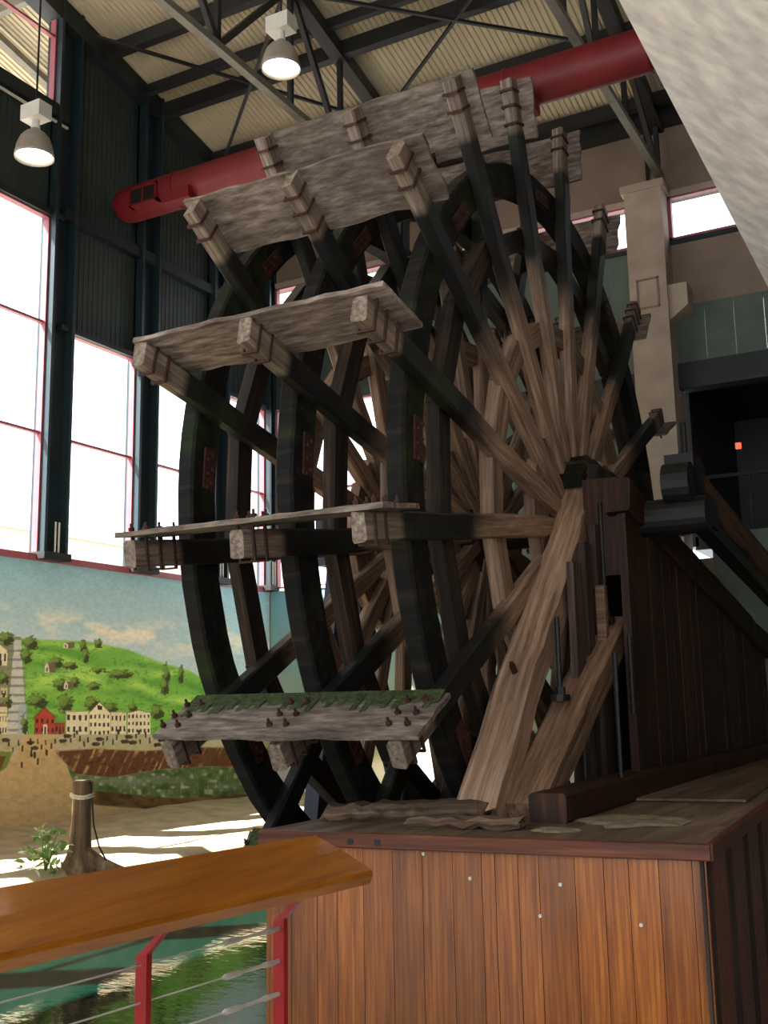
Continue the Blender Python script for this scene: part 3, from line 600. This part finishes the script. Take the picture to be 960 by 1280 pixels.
# ------------------------------------------------------------------ the paddle wheel
HUB = Vector((-4.11, 9.73, 1.60))
PW = empty('paddle_wheel', HUB, 'huge old wooden steamboat paddle wheel with dark rims and grey boards', 'paddle wheel')
RT, RO, RI = 4.13, 3.385, 3.10
ARMX = [-3.205-HUB.x, -4.11-HUB.x, -5.015-HUB.x]; RIMX = [a-.12 for a in ARMX]
A0 = 167.7; ANG = [A0 + 20*k for k in range(18)]
def ring_mesh(ri, ro, th, n, jit=.006):
    m = MB(); 
    for i in range(n):
        a = 2*math.pi*i/n; c, s = math.cos(a), math.sin(a); j = random.uniform(-jit, jit)
        for (x, r) in ((-th/2, ri+j), (th/2, ri+j), (th/2, ro-.02+j), (th/2-.02, ro+j), (-th/2+.02, ro+j), (-th/2, ro-.02+j)): m.v.append((x, r*c, r*s))
    for i in range(n):
        k = (i+1) % n
        for q in range(6): p = (q+1) % 6; m.f.append((i*6+q, k*6+q, k*6+p, i*6+p))
    return m.mesh('rim')
for w, x in enumerate(RIMX):
    o = bpy.data.objects.new('rim', ring_mesh(RI, RO, .15, 90)); COL.objects.link(o); o.parent = PW; o.location = (x, 0, 0); o.data.materials.append(M['tar'])
    pm = MB(); pm.quadbox([(0,3.13,-.16),(.016,3.13,-.16),(.016,3.25,-.16),(0,3.25,-.16)], [(0,3.13,.16),(.016,3.13,.16),(.016,3.25,.16),(0,3.25,.16)])
    for q in (-.11, 0, .11):
        pm.cyl((.016,3.165,q), (.034,3.165,q), .014, n=6); pm.cyl((.016,3.215,q+.04), (.034,3.215,q+.04), .014, n=6)
    pmm = pm.mesh('joint_plate')
    for k in range(9):
        p = bpy.data.objects.new('joint_plate', pmm); COL.objects.link(p); p.parent = o; p.location = (.075, 0, 0); p.rotation_euler = (R(176.5+40*k), 0, 0)
        if not pmm.materials: pmm.materials.append(M['rust'])
# straight inner rim pieces and spacer blocks between the arms
def chord(r0, r1, th, half):
    t = math.tan(R(10)); m = MB(); n = 3; z0, z1 = r0*t, r1*t
    m.quadbox([(-th/2,r0,-z0*half),(th/2,r0,-z0*half),(th/2,r1,-z1*half),(-th/2,r1,-z1*half)], [(-th/2,r0,z0*half),(th/2,r0,z0*half),(th/2,r1,z1*half),(-th/2,r1,z1*half)])
    return m.mesh('chord')
inner = chord(2.58, 2.77, .11, 1.0); inner.materials.append(M['tar_brown'])
block = chord(1.72, 1.92, .12, .98); block.materials.append(M['brown_t'])
hubb = chord(.62, .98, .10, .8); hubb.materials.append(M['brown_t'])
for w, x in enumerate(RIMX):
    for k in range(18):
        for nm, me in (('inner_rim_piece', inner), ('spacer_block', block), ('hub_block', hubb)):
            o = bpy.data.objects.new(nm, me); COL.objects.link(o); o.parent = PW
            o.location = (x + (.0 if nm == 'inner_rim_piece' else .06) + random.uniform(-.012, .012), 0, 0); o.rotation_euler = (R(A0+10+20*k+random.uniform(-.6,.6)), 0, 0)
# arms
def arm_mesh():
    m = MB(); ys = [.30, .6, 1.0, 1.5, 2.0, 2.5, 3.0, 3.4, 3.8, RT]; c = .016; jit = .008
    for i, y in enumerate(ys):
        hw = .055; hh = (.095 if y > .7 else .07) ; dx, dz = random.uniform(-jit, jit), random.uniform(-jit, jit)
        for (x, z) in ((-hw+c,-hh),(hw-c,-hh),(hw,-hh+c),(hw,hh-c),(hw-c,hh),(-hw+c,hh),(-hw,hh-c),(-hw,-hh+c)):
            m.v.append((x+dx, y+(random.uniform(-.015,.015) if i == len(ys)-1 else 0), z+dz+random.uniform(-.004,.004)))
    for i in range(len(ys)-1):
        for j in range(8): k = (j+1) % 8; m.f.append((i*8+j, i*8+8+j, i*8+8+k, i*8+k))
    m.f.append(tuple(range(8))); m.f.append(tuple((len(ys)-1)*8+7-j for j in range(8)))
    me = m.mesh('arm'); me.materials.append(M['arm']); return me
arms = [arm_mesh() for _ in range(6)]
# U strap around the arm end; bolt rods pass through the board which lies on the -Z side (local frame: Y radial, Z counter-clockwise)
def strap_mesh(r):
    m = MB(); a, b = .066, .106; w = .011
    m.box(-a, -a+w*1.4, r-w, r+w, -b-.07, b); m.box(a-w*1.4, a, r-w, r+w, -b-.07, b); m.box(-a, a, r-w, r+w, b, b+.014)
    me = m.mesh('strap'); me.materials.append(M['rustlight']); return me
straps = [strap_mesh(RT-.10), strap_mesh(RT-.24), strap_mesh(RT-.40)]
for w, x in enumerate(ARMX):
    for k, a in enumerate(ANG):
        o = bpy.data.objects.new('arm', arms[(k*5+w*2) % 6]); COL.objects.link(o); o.parent = PW; o.location = (x+random.uniform(-.006,.006), 0, 0); o.rotation_euler = (R(a+random.uniform(-.5,.5)), 0, 0)
        for sm in straps[:2] if (k+w) % 3 else straps:
            s = bpy.data.objects.new('strap', sm); COL.objects.link(s); s.parent = o
# boards (buckets)
def board_mesh():
    m = MB(); x0, x1 = -5.11-HUB.x, -3.03-HUB.x; nx, ny = 14, 5; r0, r1 = 3.60, RT+.015; zt, zb = -.097, -.147
    top = []; bot = []
    for i in range(nx+1):
        for j in range(ny+1):
            x = x0+(x1-x0)*i/nx + (random.uniform(-.02,.02) if i in (0,nx) else 0); y = r0+(r1-r0)*j/ny + (random.uniform(-.014,.014) if j in (0,ny) else 0)
            e = .008 if (i in (0,nx) or j in (0,ny)) else 0
            top.append((x, y, zt-e+random.uniform(-.003,.003))); bot.append((x, y, zb+e+random.uniform(-.004,.004)))
    m.v = top+bot; K = len(top); st = ny+1
    for i in range(nx):
        for j in range(ny): a = i*st+j; m.f.append((a, a+st, a+st+1, a+1)); m.f.append((K+a, K+a+1, K+a+st+1, K+a+st))
    for i in range(nx):
        for j in (0, ny):
            a = i*st+j; f = (a, a+st, K+a+st, K+a); m.f.append(f if j else f[::-1])
    for j in range(ny):
        for i in (0, nx):
            a = i*st+j; f = (a, a+1, K+a+1, K+a); m.f.append(f if not i else f[::-1])
    me = m.mesh('paddle_board'); me.materials.append(M['board']); return me
boards = [board_mesh() for _ in range(4)]
bm = MB()
for x in ARMX:
    for s in (-.066, .066):
        for r in (RT-.10, RT-.24, RT-.40): bm.cyl((x+s, r, -.14), (x+s, r, -.20), .010, n=6); bm.cyl((x+s, r, -.147), (x+s, r, -.170), .022, n=6)
bmm = bm.mesh('bolts'); bmm.materials.append(M['rust'])
for k, a in enumerate(ANG):
    o = bpy.data.objects.new('paddle_board', boards[k % 4]); COL.objects.link(o); o.parent = PW; o.rotation_euler = (R(a), 0, 0)
    s = bpy.data.objects.new('bolts', bmm); COL.objects.link(s); s.parent = o; tag(s, 'rusty bolt ends and nuts', kind='stuff')
    if 200 < a % 360 < 240:     # green moss grown over the inner edge of the board nearest the water
        mm = MB(); n = 46; L0, L1 = -5.08-HUB.x, -3.05-HUB.x
        for i in range(n):
            x0, x1 = L0+(L1-L0)*i/n, L0+(L1-L0)*(i+1)/n; r1 = 3.69+.14*abs(math.sin(i*1.9))*random.uniform(.4, 1.3) + (.06 if i < 12 else 0)
            mm.quadbox([(x0,3.595,-.145),(x0,r1,-.145),(x1,r1*.995,-.145),(x1,3.595,-.145)], [(x0,3.60,-.168),(x0,r1-.02,-.152),(x1,r1-.02,-.152),(x1,3.60,-.166)])
        me = mm.mesh('moss'); me.materials.append(M['moss']); q = bpy.data.objects.new('moss', me); COL.objects.link(q); q.parent = o; tag(q, 'dark green moss', kind='stuff')
# shaft and iron hub flanges
m = MB(); m.cyl((-5.95,HUB.y,HUB.z), (-1.95,HUB.y,HUB.z), .17, n=20); m.build('shaft', M['iron'], PW, smooth=False)
for x in ARMX + RIMX:
    m = MB(); X = HUB.x+x; m.cyl((X-.05,HUB.y,HUB.z), (X+.05,HUB.y,HUB.z), .46, n=24); m.build('hub_flange', M['rust'], PW)

# ------------------------------------------------------------------ bearing frame and platform
PLT = -.80
PF = empty('platform', (-2.8, 6.3, -2.6), 'wooden display platform with varnished orange pine board front', 'platform')
fl, fr = Vector((-4.17, 5.97)), Vector((-1.38, 6.23)); br = Vector((-1.80, 15.98))
def slab(m, pts, z0, z1): return m.quadbox([(x, y, z0) for x, y in pts], [(x, y, z1) for x, y in pts])
m = MB(); slab(m, [(-4.17,5.97+.03),(-1.40,6.26),(-1.40,7.12),(-4.17,7.12)], PLT-.06, PLT-.004); m.build('deck_board', M['ply'], PF)
m = MB(); slab(m, [(-2.9,7.13),(-1.40,7.13),(-1.5,9.5),(-2.9,9.5)], PLT-.06, PLT-.006); m.build('deck_board', M['ply'], PF)
m = MB(); slab(m, [(-2.9,9.51),(-1.50,9.51),(-1.8,15.98),(-2.9,15.98)], PLT-.06, PLT); m.build('deck_board', M['ply'], PF)
timber('edge_rail', (fl.x, fl.y, PLT-.045), (fr.x+.01, fr.y, PLT-.045), .05, .09, M['pine_edge'], PF, seg=10, jit=.001, cham=.006)
timber('edge_rail', (fr.x, fr.y, PLT-.045), (br.x, br.y, PLT-.045), .05, .09, M['pine_edge'], PF, seg=10, jit=.001, cham=.006)
# pine boards of the front: each its own piece
us = [0, .075, .14, .19, .255, .325, .395, .465, .53, .56, .61, .655, .73, .79, .84, .90, .965, 1.0]
dirf = (fr-fl).normalized(); nf = Vector((-dirf.y, dirf.x)); Lf = (fr-fl).length
for a, b in zip(us[:-1], us[1:]):
    p = fl + dirf*(a*Lf+.002+.03*(a==0)) + nf*(.035+random.uniform(-.001,.001)); q = fl + dirf*(b*Lf-.002-.02*(b==1)) + nf*.035
    m = MB(); slab(m, [(p.x,p.y),(q.x,q.y),(q.x+nf.x*.02,q.y+nf.y*.02),(p.x+nf.x*.02,p.y+nf.y*.02)], -2.6, PLT-.085); o = m.build('front_board', M['pine'], PF)
m = MB(); p = fl+nf*.055+dirf*.03; q = fr+nf*.055-dirf*.03; slab(m, [(p.x,p.y),(q.x,q.y),(q.x+.01,q.y+.02),(p.x,p.y+.02)], -2.6, PLT-.07); m.build('backing', M['pine_edge'], PF)
dirs = (br-fr).normalized(); ns = Vector((-dirs.y, dirs.x)); Ls = (br-fr).length; nb = 40
for i in range(nb):
    p = fr + dirs*(i*Ls/nb+.004) + ns*(.03+random.uniform(0,.004)); q = fr + dirs*((i+1)*Ls/nb-.004) + ns*.03
    m = MB(); slab(m, [(p.x,p.y),(q.x,q.y),(q.x+ns.x*.02,q.y+ns.y*.02),(p.x+ns.x*.02,p.y+ns.y*.02)], -2.6, PLT-.085); m.build('side_board', M['pine_edge'] if i % 3 else M['greyplank'], PF)
m = MB(); m.box(-4.12, -4.08, 6.05, 7.1, -2.5, PLT-.06); m.build('end_board', M['pine_edge'], PF)
m = MB(); m.box(-4.1, -2.9, 7.06, 7.11, -2.5, PLT-.06); m.build('pit_board', M['pine_edge'], PF); m = MB(); m.box(-2.9, -2.85, 7.1, 15.6, -2.5, PLT-.06); m.build('pit_board', M['pine_edge'], PF)
for (u, z) in ((.40,-.915),(.505,-1.045),(.70,-1.055),(.655,-1.235),(.86,-1.25)):
    p = fl+dirf*(u*Lf)+nf*.03; MB().cyl((p.x,p.y-.006,z), (p.x,p.y+.02,z), .011, n=8).build('screw_head', M['white'], PF)
for u in (.235, .30): p = fl+dirf*(u*Lf); MB().cyl((p.x,p.y-.03,PLT-.05), (p.x,p.y,PLT-.05), .022, n=8).build('bolt_head', M['iron'], PF)
# dried mud patches and a loose panel on the platform
def patch(name, cx, cy, rx, ry, mat, label, cat, z=PLT):
    m = MB(); n = 22; rs = [random.uniform(.65, 1.1) for _ in range(n)]
    bt = [(cx+rx*rs[i]*math.cos(2*math.pi*i/n), cy+ry*rs[i]*math.sin(2*math.pi*i/n), z) for i in range(n)]
    tp = [(cx+rx*.8*rs[i]*math.cos(2*math.pi*i/n), cy+ry*.8*rs[i]*math.sin(2*math.pi*i/n), z+.012) for i in range(n)]
    return tag(m.quadbox(bt, tp).build(name, mat), label, cat)
patch('mud_patch', -2.05, 7.22, .42, .46, M['dirt'], 'pale dried mud patch on the platform near its front edge', 'mud')
patch('mud_patch', -2.36, 6.53, .17, .15, M['dirt'], 'smaller dried mud patch beside the foot of the post', 'mud')
m = MB(); slab(m, [(-2.45,8.6),(-1.62,8.7),(-1.85,14.2),(-2.4,14.2)], PLT+.001, PLT+.02); tag(m.build('plywood_sheet', M['ply']), 'flat dusty plywood sheet lying on the platform at right', 'plywood')
# rotten old sill timber
SL = timber('sill_timber', (-4.1, 6.72, PLT+.03), (-2.95, 6.95, PLT+.075), .36, .13, M['rotten'], None, seg=16, jit=.012, cham=.05, ragged=.06); tag(SL, 'rotten weathered sill timber lying on the platform under the post', 'timber')
SL2 = timber('timber_block', (-3.3, 6.45, PLT+.03), (-2.6, 6.6, PLT+.03), .24, .07, M['rotten'], None, seg=8, jit=.02, cham=.03, ragged=.04); tag(SL2, 'short rotten block right at the foot of the post', 'timber')

BF = empty('bearing_frame', (-2.9, 8.3, PLT), 'old timber frame carrying the wheel shaft with slanting posts and iron rods', 'timber frame')
po = timber('slanting_post', (-3.05, 6.93, PLT), (-3.05, 9.82, 2.12), .30, .30, M['post'], BF, up=(0,-1,1), seg=18, jit=.016, cham=.04, taper=.92, ragged=.05)
timber('slanting_brace', (-2.80, 7.12, PLT), (-2.80, 9.45, .60), .30, .26, M['brown'], BF, up=(0,-1,1), seg=12, jit=.008, cham=.03)
timber('sill_beam', (-2.56, 6.95, PLT+.09), (-2.56, 15.98, PLT+.09), .26, .20, M['darkwood'], BF, seg=16, jit=.004, cham=.02)
def wtop(y): return 1.83 - .158*(y-9.5)
y = 9.15; i = 0
while y < 15.75:
    w = random.uniform(.22, .30); t = MB(); d = random.uniform(-.012, .012)
    slab(t, [(-2.62+d,y),(-2.55+d,y),(-2.55+d,y+w-.012),(-2.62+d,y+w-.012)], PLT+.19, 0)
    t.v = [(a, b, (c if c < -.1 else wtop(b)-.1)) for a, b, c in t.v]; t.build('wall_plank', M['darkwood'], BF); y += w; i += 1
timber('sloping_beam', (-2.60, 9.1, wtop(9.1)-.16), (-2.60, 15.98, wtop(15.98)-.16), .24, .30, M['darkwood'], BF, seg=14, jit=.008, cham=.02)
for (yy, zt, w) in ((8.55, 1.1, .22), (8.85, 1.3, .16), (9.2, 1.5, .24)): MB().box(-2.86, -2.80, yy-w/2, yy+w/2, PLT+.02, zt).build('upright_plank', M['greyplank'], BF)
for (yy, zt, w) in ((9.42, 1.7, .2), (9.64, 1.8, .22), (9.88, 1.8, .24), (10.14, 1.8, .26)): MB().box(-2.96, -2.90, yy-w/2, yy+w/2, PLT+.02, zt).build('upright_plank', M['darkwood'], BF)
MB().box(-2.80, -2.72, 9.0, 9.08, .40, .95).build('upright_plank', M['brown'], BF)  # lighter brown plank stands in for a narrow strip lit orange
for (x, yy, z0, z1, nut) in ((-2.80, 7.98, .0, .62, 1), (-2.78, 9.2, .66, 1.7, 1), (-2.50, 8.45, PLT+.15, .35, 0), (-2.50, 8.9, -.1, .5, 0), (-2.72, 8.25, PLT+.05, -.2, 0)):
    rd = MB().cyl((x,yy,z0-.03), (x,yy,z1), .021, n=8).build('iron_rod', M['iron'], BF)
    if nut:
        q = MB(); q.cyl((x,yy,z0-.02), (x,yy,z0+.03), .075, n=10).cyl((x,yy,z0+.03), (x,yy,z0+.085), .042, n=6); q.build('washer_nut', M['iron'], rd)
# lump of bearing, block and bolt
timber('bearing_block', (-3.02, 9.45, 2.0), (-3.02, 10.4, 1.93), .40, .26, M['tar_brown'], BF, seg=8, jit=.03, cham=.05, ragged=.05)
MB().box(-2.93, -2.62, 9.2, 10.3, 1.05, 1.92).build('bearing_cheek', M['darkwood'], BF)
timber('bearing_cap', (-3.12, 9.30, 1.95), (-3.12, 9.62, 2.16), .30, .14, M['tar'], BF, seg=5, jit=.02, cham=.03)
q = MB(); pb = Vector((-3.05, 7.72, .18)); nn = Vector((0,-1,1)).normalized()
q.cyl(pb - nn*.0, pb+nn*.03, .06, n=4); q.cyl(pb+nn*.03, pb+nn*.10, .028, n=6); q.cyl(pb+nn*.10, pb+nn*.13, .018, n=6); q.build('bolt', M['rust'], BF)
# iron crank head and drive rod to the right
PA = empty('drive_rod', (-2.2, 9.8, 1.6), 'heavy dark timber drive rod with black iron head right of the shaft', 'drive rod')
timber('rod_timber', (-2.2, 10.1, 1.98), (-2.2, 15.4, 1.42), .20, .32, M['rodwood'], PA, seg=10, jit=.006, cham=.02)
MB().bar((-2.2, 10.2, 1.70), (-2.2, 15.4, 1.10), .16, .14).build('lower_strap', M['iron'], PA)
MB().bar((-2.2, 9.75, 1.84), (-2.2, 10.9, 1.74), .22, .28).build('iron_strap', M['iron'], PA)
m = MB(); m.cyl((-2.30,9.65,1.88), (-2.06,9.65,1.88), .19, n=18); m.build('rod_head', M['iron'], PA)
MB().box(-2.32,-2.06,9.75,10.2,1.85,2.18).build('wedge_block', M['iron'], PA); MB().cyl((-2.18,9.98,2.1), (-2.18,9.98,2.52), .028, n=8).build('key_bolt', M['iron'], PA)
# dark blue steel support beyond the wheel
BP = empty('steel_support', (-5.75, 9.2, -2.07), 'dark blue steel support leg standing behind the wheel in the pool', 'support')
MB().bar((-5.75, 9.0, -2.2), (-5.75, 9.75, 1.6), .16, .30, up=(0,-1,.2)).build('leg', M['bluepost'], BP); MB().bar((-5.75, 11.5, -2.2), (-5.75, 9.8, 1.6), .16, .22, up=(0,-1,.2)).build('leg', M['bluepost'], BP); MB().box(-5.9,-5.6,9.45,10.0,1.4,1.9).build('bearing', M['bluepost'], BP)

# ------------------------------------------------------------------ railing
RG = empty('guard_railing', (-2.3, 3, -1.65), 'curved end wooden handrail on bent red posts with steel cables', 'railing')
b0, b1 = Vector((-2.52, 1.2, -.475)), Vector((-2.25, 3.58, -.49)); rd = (b1-b0).normalized(); pr = Vector((rd.y, -rd.x, 0)); dn = Vector((0,0,-1))
wv = pr*.235 + dn*.115; tv = (dn*.05 + pr*-.012)
def railsec(t, trim=0, w=1.0):
    p = b0 + rd*t
    return [p, p+wv*.5+Vector((0,0,.006)), p+wv*w, p+wv*w+tv*.35+pr*.008, p+wv*w+tv, p+wv*.5+tv, p+tv]
m = MB(); L = (b1-b0).length; secs = [railsec(t) for t in np.linspace(-.6, L-.02, 12)]
e = railsec(L); e2 = [v + rd*(.04*min(1, max(0, k))) for v, k in zip(e, (0,.5,1,1,1,.5,0))]; secs.append(e2)
for s in secs: m.v += [tuple(v) for v in s]
for i in range(len(secs)-1):
    for j in range(7): k = (j+1) % 7; m.f.append((i*7+j, i*7+k, i*7+7+k, i*7+7+j))
m.f.append(tuple(range(7))); m.f.append(tuple((len(secs)-1)*7+6-j for j in range(7)))
m.build('handrail', M['handrail'], RG)
posts = []
for t in (1.57, 2.22, .7):
    top = b0 + rd*t + wv*.72 + tv; knee = top - pr*.16 + dn*.14 - rd*.02; foot = Vector((knee.x, knee.y, -1.65)); posts.append(knee)
    q = MB(); w, h = .012, .05
    q.bar(top+Vector((0,0,.02)), knee, .034, .012, up=pr); q.bar(knee, foot, .034, .012, up=pr)
    q = MB(); pth = [top+Vector((0,0,.015)), knee, foot]; rings = []
    for i, p in enumerate(pth):
        nrm = [(pr*.55+dn*-.45), (pr*.9+dn*-.2), pr][i].normalized()
        rings.append([p-rd*.011-nrm*.025, p+rd*.011-nrm*.025, p+rd*.011+nrm*.025, p-rd*.011+nrm*.025])
    for s in rings: q.v += [tuple(v) for v in s]
    for i in range(2):
        for j in range(4): k = (j+1) % 4; q.f.append((i*4+j, i*4+k, i*4+4+k, i*4+4+j))
    q.f.append((0,1,2,3)); q.f.append((11,10,9,8)); q.build('post', M['redpaint'], RG)
kx = b0 + rd*2.22 + wv*.72 + tv - pr*.16
for i, z in enumerate((-.70, -.79, -.90, -1.01, -1.12, -1.23, -1.34, -1.45)):
    e1 = Vector((kx.x, kx.y, z)); e0 = e1 - rd*3.2
    c = MB().tube([e0, e1-rd*.2], .0028, 6).build('cable', M['cable'], RG)
    MB().tube([e1-rd*.32, e1-rd*.30, e1-rd*.24, e1-rd*.22, e1-rd*.12, e1-rd*.1, e1], [.004,.011,.010,.005,.007,.011,.007], 8).build('turnbuckle', M['cable'], c)

# ------------------------------------------------------------------ stump, rope and plant on the sand
sb = Vector((-7.62, 7.95, -1.5)); ST = empty('mooring_stump', sb, 'pale weathered mooring stump with rope rings on the sand', 'stump')
m = MB(); pf = [(.21,-.04),(.15,.05),(.105,.16),(.092,.35),(.088,.55),(.092,.72),(.09,.80),(.07,.815),(0,.81)]; m.lathe(pf, 18, sb); m.v = [(x+random.uniform(-.01,.01)+.02*(z-sb.z), y+random.uniform(-.01,.01), z) for x, y, z in m.v]; m.build('trunk', M['bark'], ST, smooth=True)
MB().tube([sb+Vector((.05,.0,.12)), sb+Vector((.18,.08,.04)), sb+Vector((.33,.14,-.01)), sb+Vector((.46,.2,-.04))], [.10,.075,.055,.03], 10).build('root', M['bark'], ST)
for z in (.66, .68): MB().tube([sb+Vector((.105*math.cos(a)+.014, .105*math.sin(a), z+.01*math.sin(a*2))) for a in np.linspace(0, 6.28, 20)], .012, 6).build('rope_ring', M['rope'], ST)
MB().tube([sb+Vector((.10,.0,.80)), sb+Vector((.125,.02,.6)), sb+Vector((.14,.03,.4)), sb+Vector((.19,.06,.2)), sb+Vector((.28,.10,.03))], .009, 6).build('hanging_rope', M['iron'], ST)
PLn = empty('leafy_plant', (-7.72, 7.62, -1.5), 'small bright green leafy plant at the foot of the stump', 'plant')
lf = MB(); lf.v = [(0,0,0),(.03,.05,.012),(.026,.09,.01),(0,.13,-.01),(-.026,.09,.01),(-.03,.05,.012),(0,.06,.0)]; lf.f = [(0,1,6),(1,2,6),(2,3,6),(3,4,6),(4,5,6),(5,0,6)]
lfm = lf.mesh('leaf'); lfm.materials.append(M['leaf']); lfp = lf.mesh('petal'); lfp.materials.append(M['leaf_pale'])
for k in range(7):
    e = Vector((random.uniform(-.18,.18), random.uniform(-.15,.15), random.uniform(.18,.42))); MB().tube([PLn.location, PLn.location+e*.5+Vector((0,0,.05)), PLn.location+e], .006, 5).build('stem', M['leaf'], PLn)
for k in range(110):
    pale = k % 4 == 0; o = bpy.data.objects.new('flower' if pale else 'leaf', lfp if pale else lfm); COL.objects.link(o); o.parent = PLn
    a = random.uniform(0, 6.28); rr = random.uniform(.02, .22); o.location = (rr*math.cos(a), rr*math.sin(a), random.uniform(.02, .46)*(1-rr*1.2)); o.rotation_euler = (random.uniform(-.9,.9), random.uniform(-.9,.9), random.uniform(0,6.28)); s = random.uniform(.5, .95); o.scale = (s,)*3
tag(timber('driftwood_log', (-8.0, 6.6, -1.42), (-8.6, 7.6, -1.42), .14, .13, M['bark'], None, seg=8, jit=.02, cham=.04), 'grey driftwood log lying on the sand left of the stump', 'log')

# ------------------------------------------------------------------ buildings across the street
def building(x, y0, y1, h, mat, label, nf):
    B = empty('street_building', (x, (y0+y1)/2, -2.6), label, 'building', 'buildings across the street')
    MB().box(x-12, x, y0, y1, -2.6, h).build('wall', mat, B); MB().box(x-12, x+.3, y0-.2, y1+.2, h, h+.5).build('cornice', M['brickpale'], B)
    ny = int((y1-y0)/3.2)
    for f in range(nf):
        for i in range(ny):
            a = y0+(i+.5)*(y1-y0)/ny; z = 0.0+f*(h/nf); MB().box(x-.1, x+.05, a-.6, a+.6, z+.6, z+2.2).build('window', M['shadewin'], B)
building(-46, 30, 52, 9.8, M['brick'], 'pale red brick building seen low through the windows', 2)
building(-52, 53, 80, 11.0, M['brickpale'], 'pale stone building behind the corner windows', 3)
building(-60, 30, 64, 12.2, M['brickpale'], 'low pale building beyond the left windows', 2)

for o in S.objects:
    if o.get('label') == 'tall three pane window in the row left of the view': o['group'] = 'tall windows left of the view'
    if o.get('label') == 'high red framed window under the roof left of the view': o['group'] = 'high windows left of the view'
# ------------------------------------------------------------------ lift everything so that the walkway floor is z = 0
for o in S.objects:
    if o.parent is None: o.location.z += H0
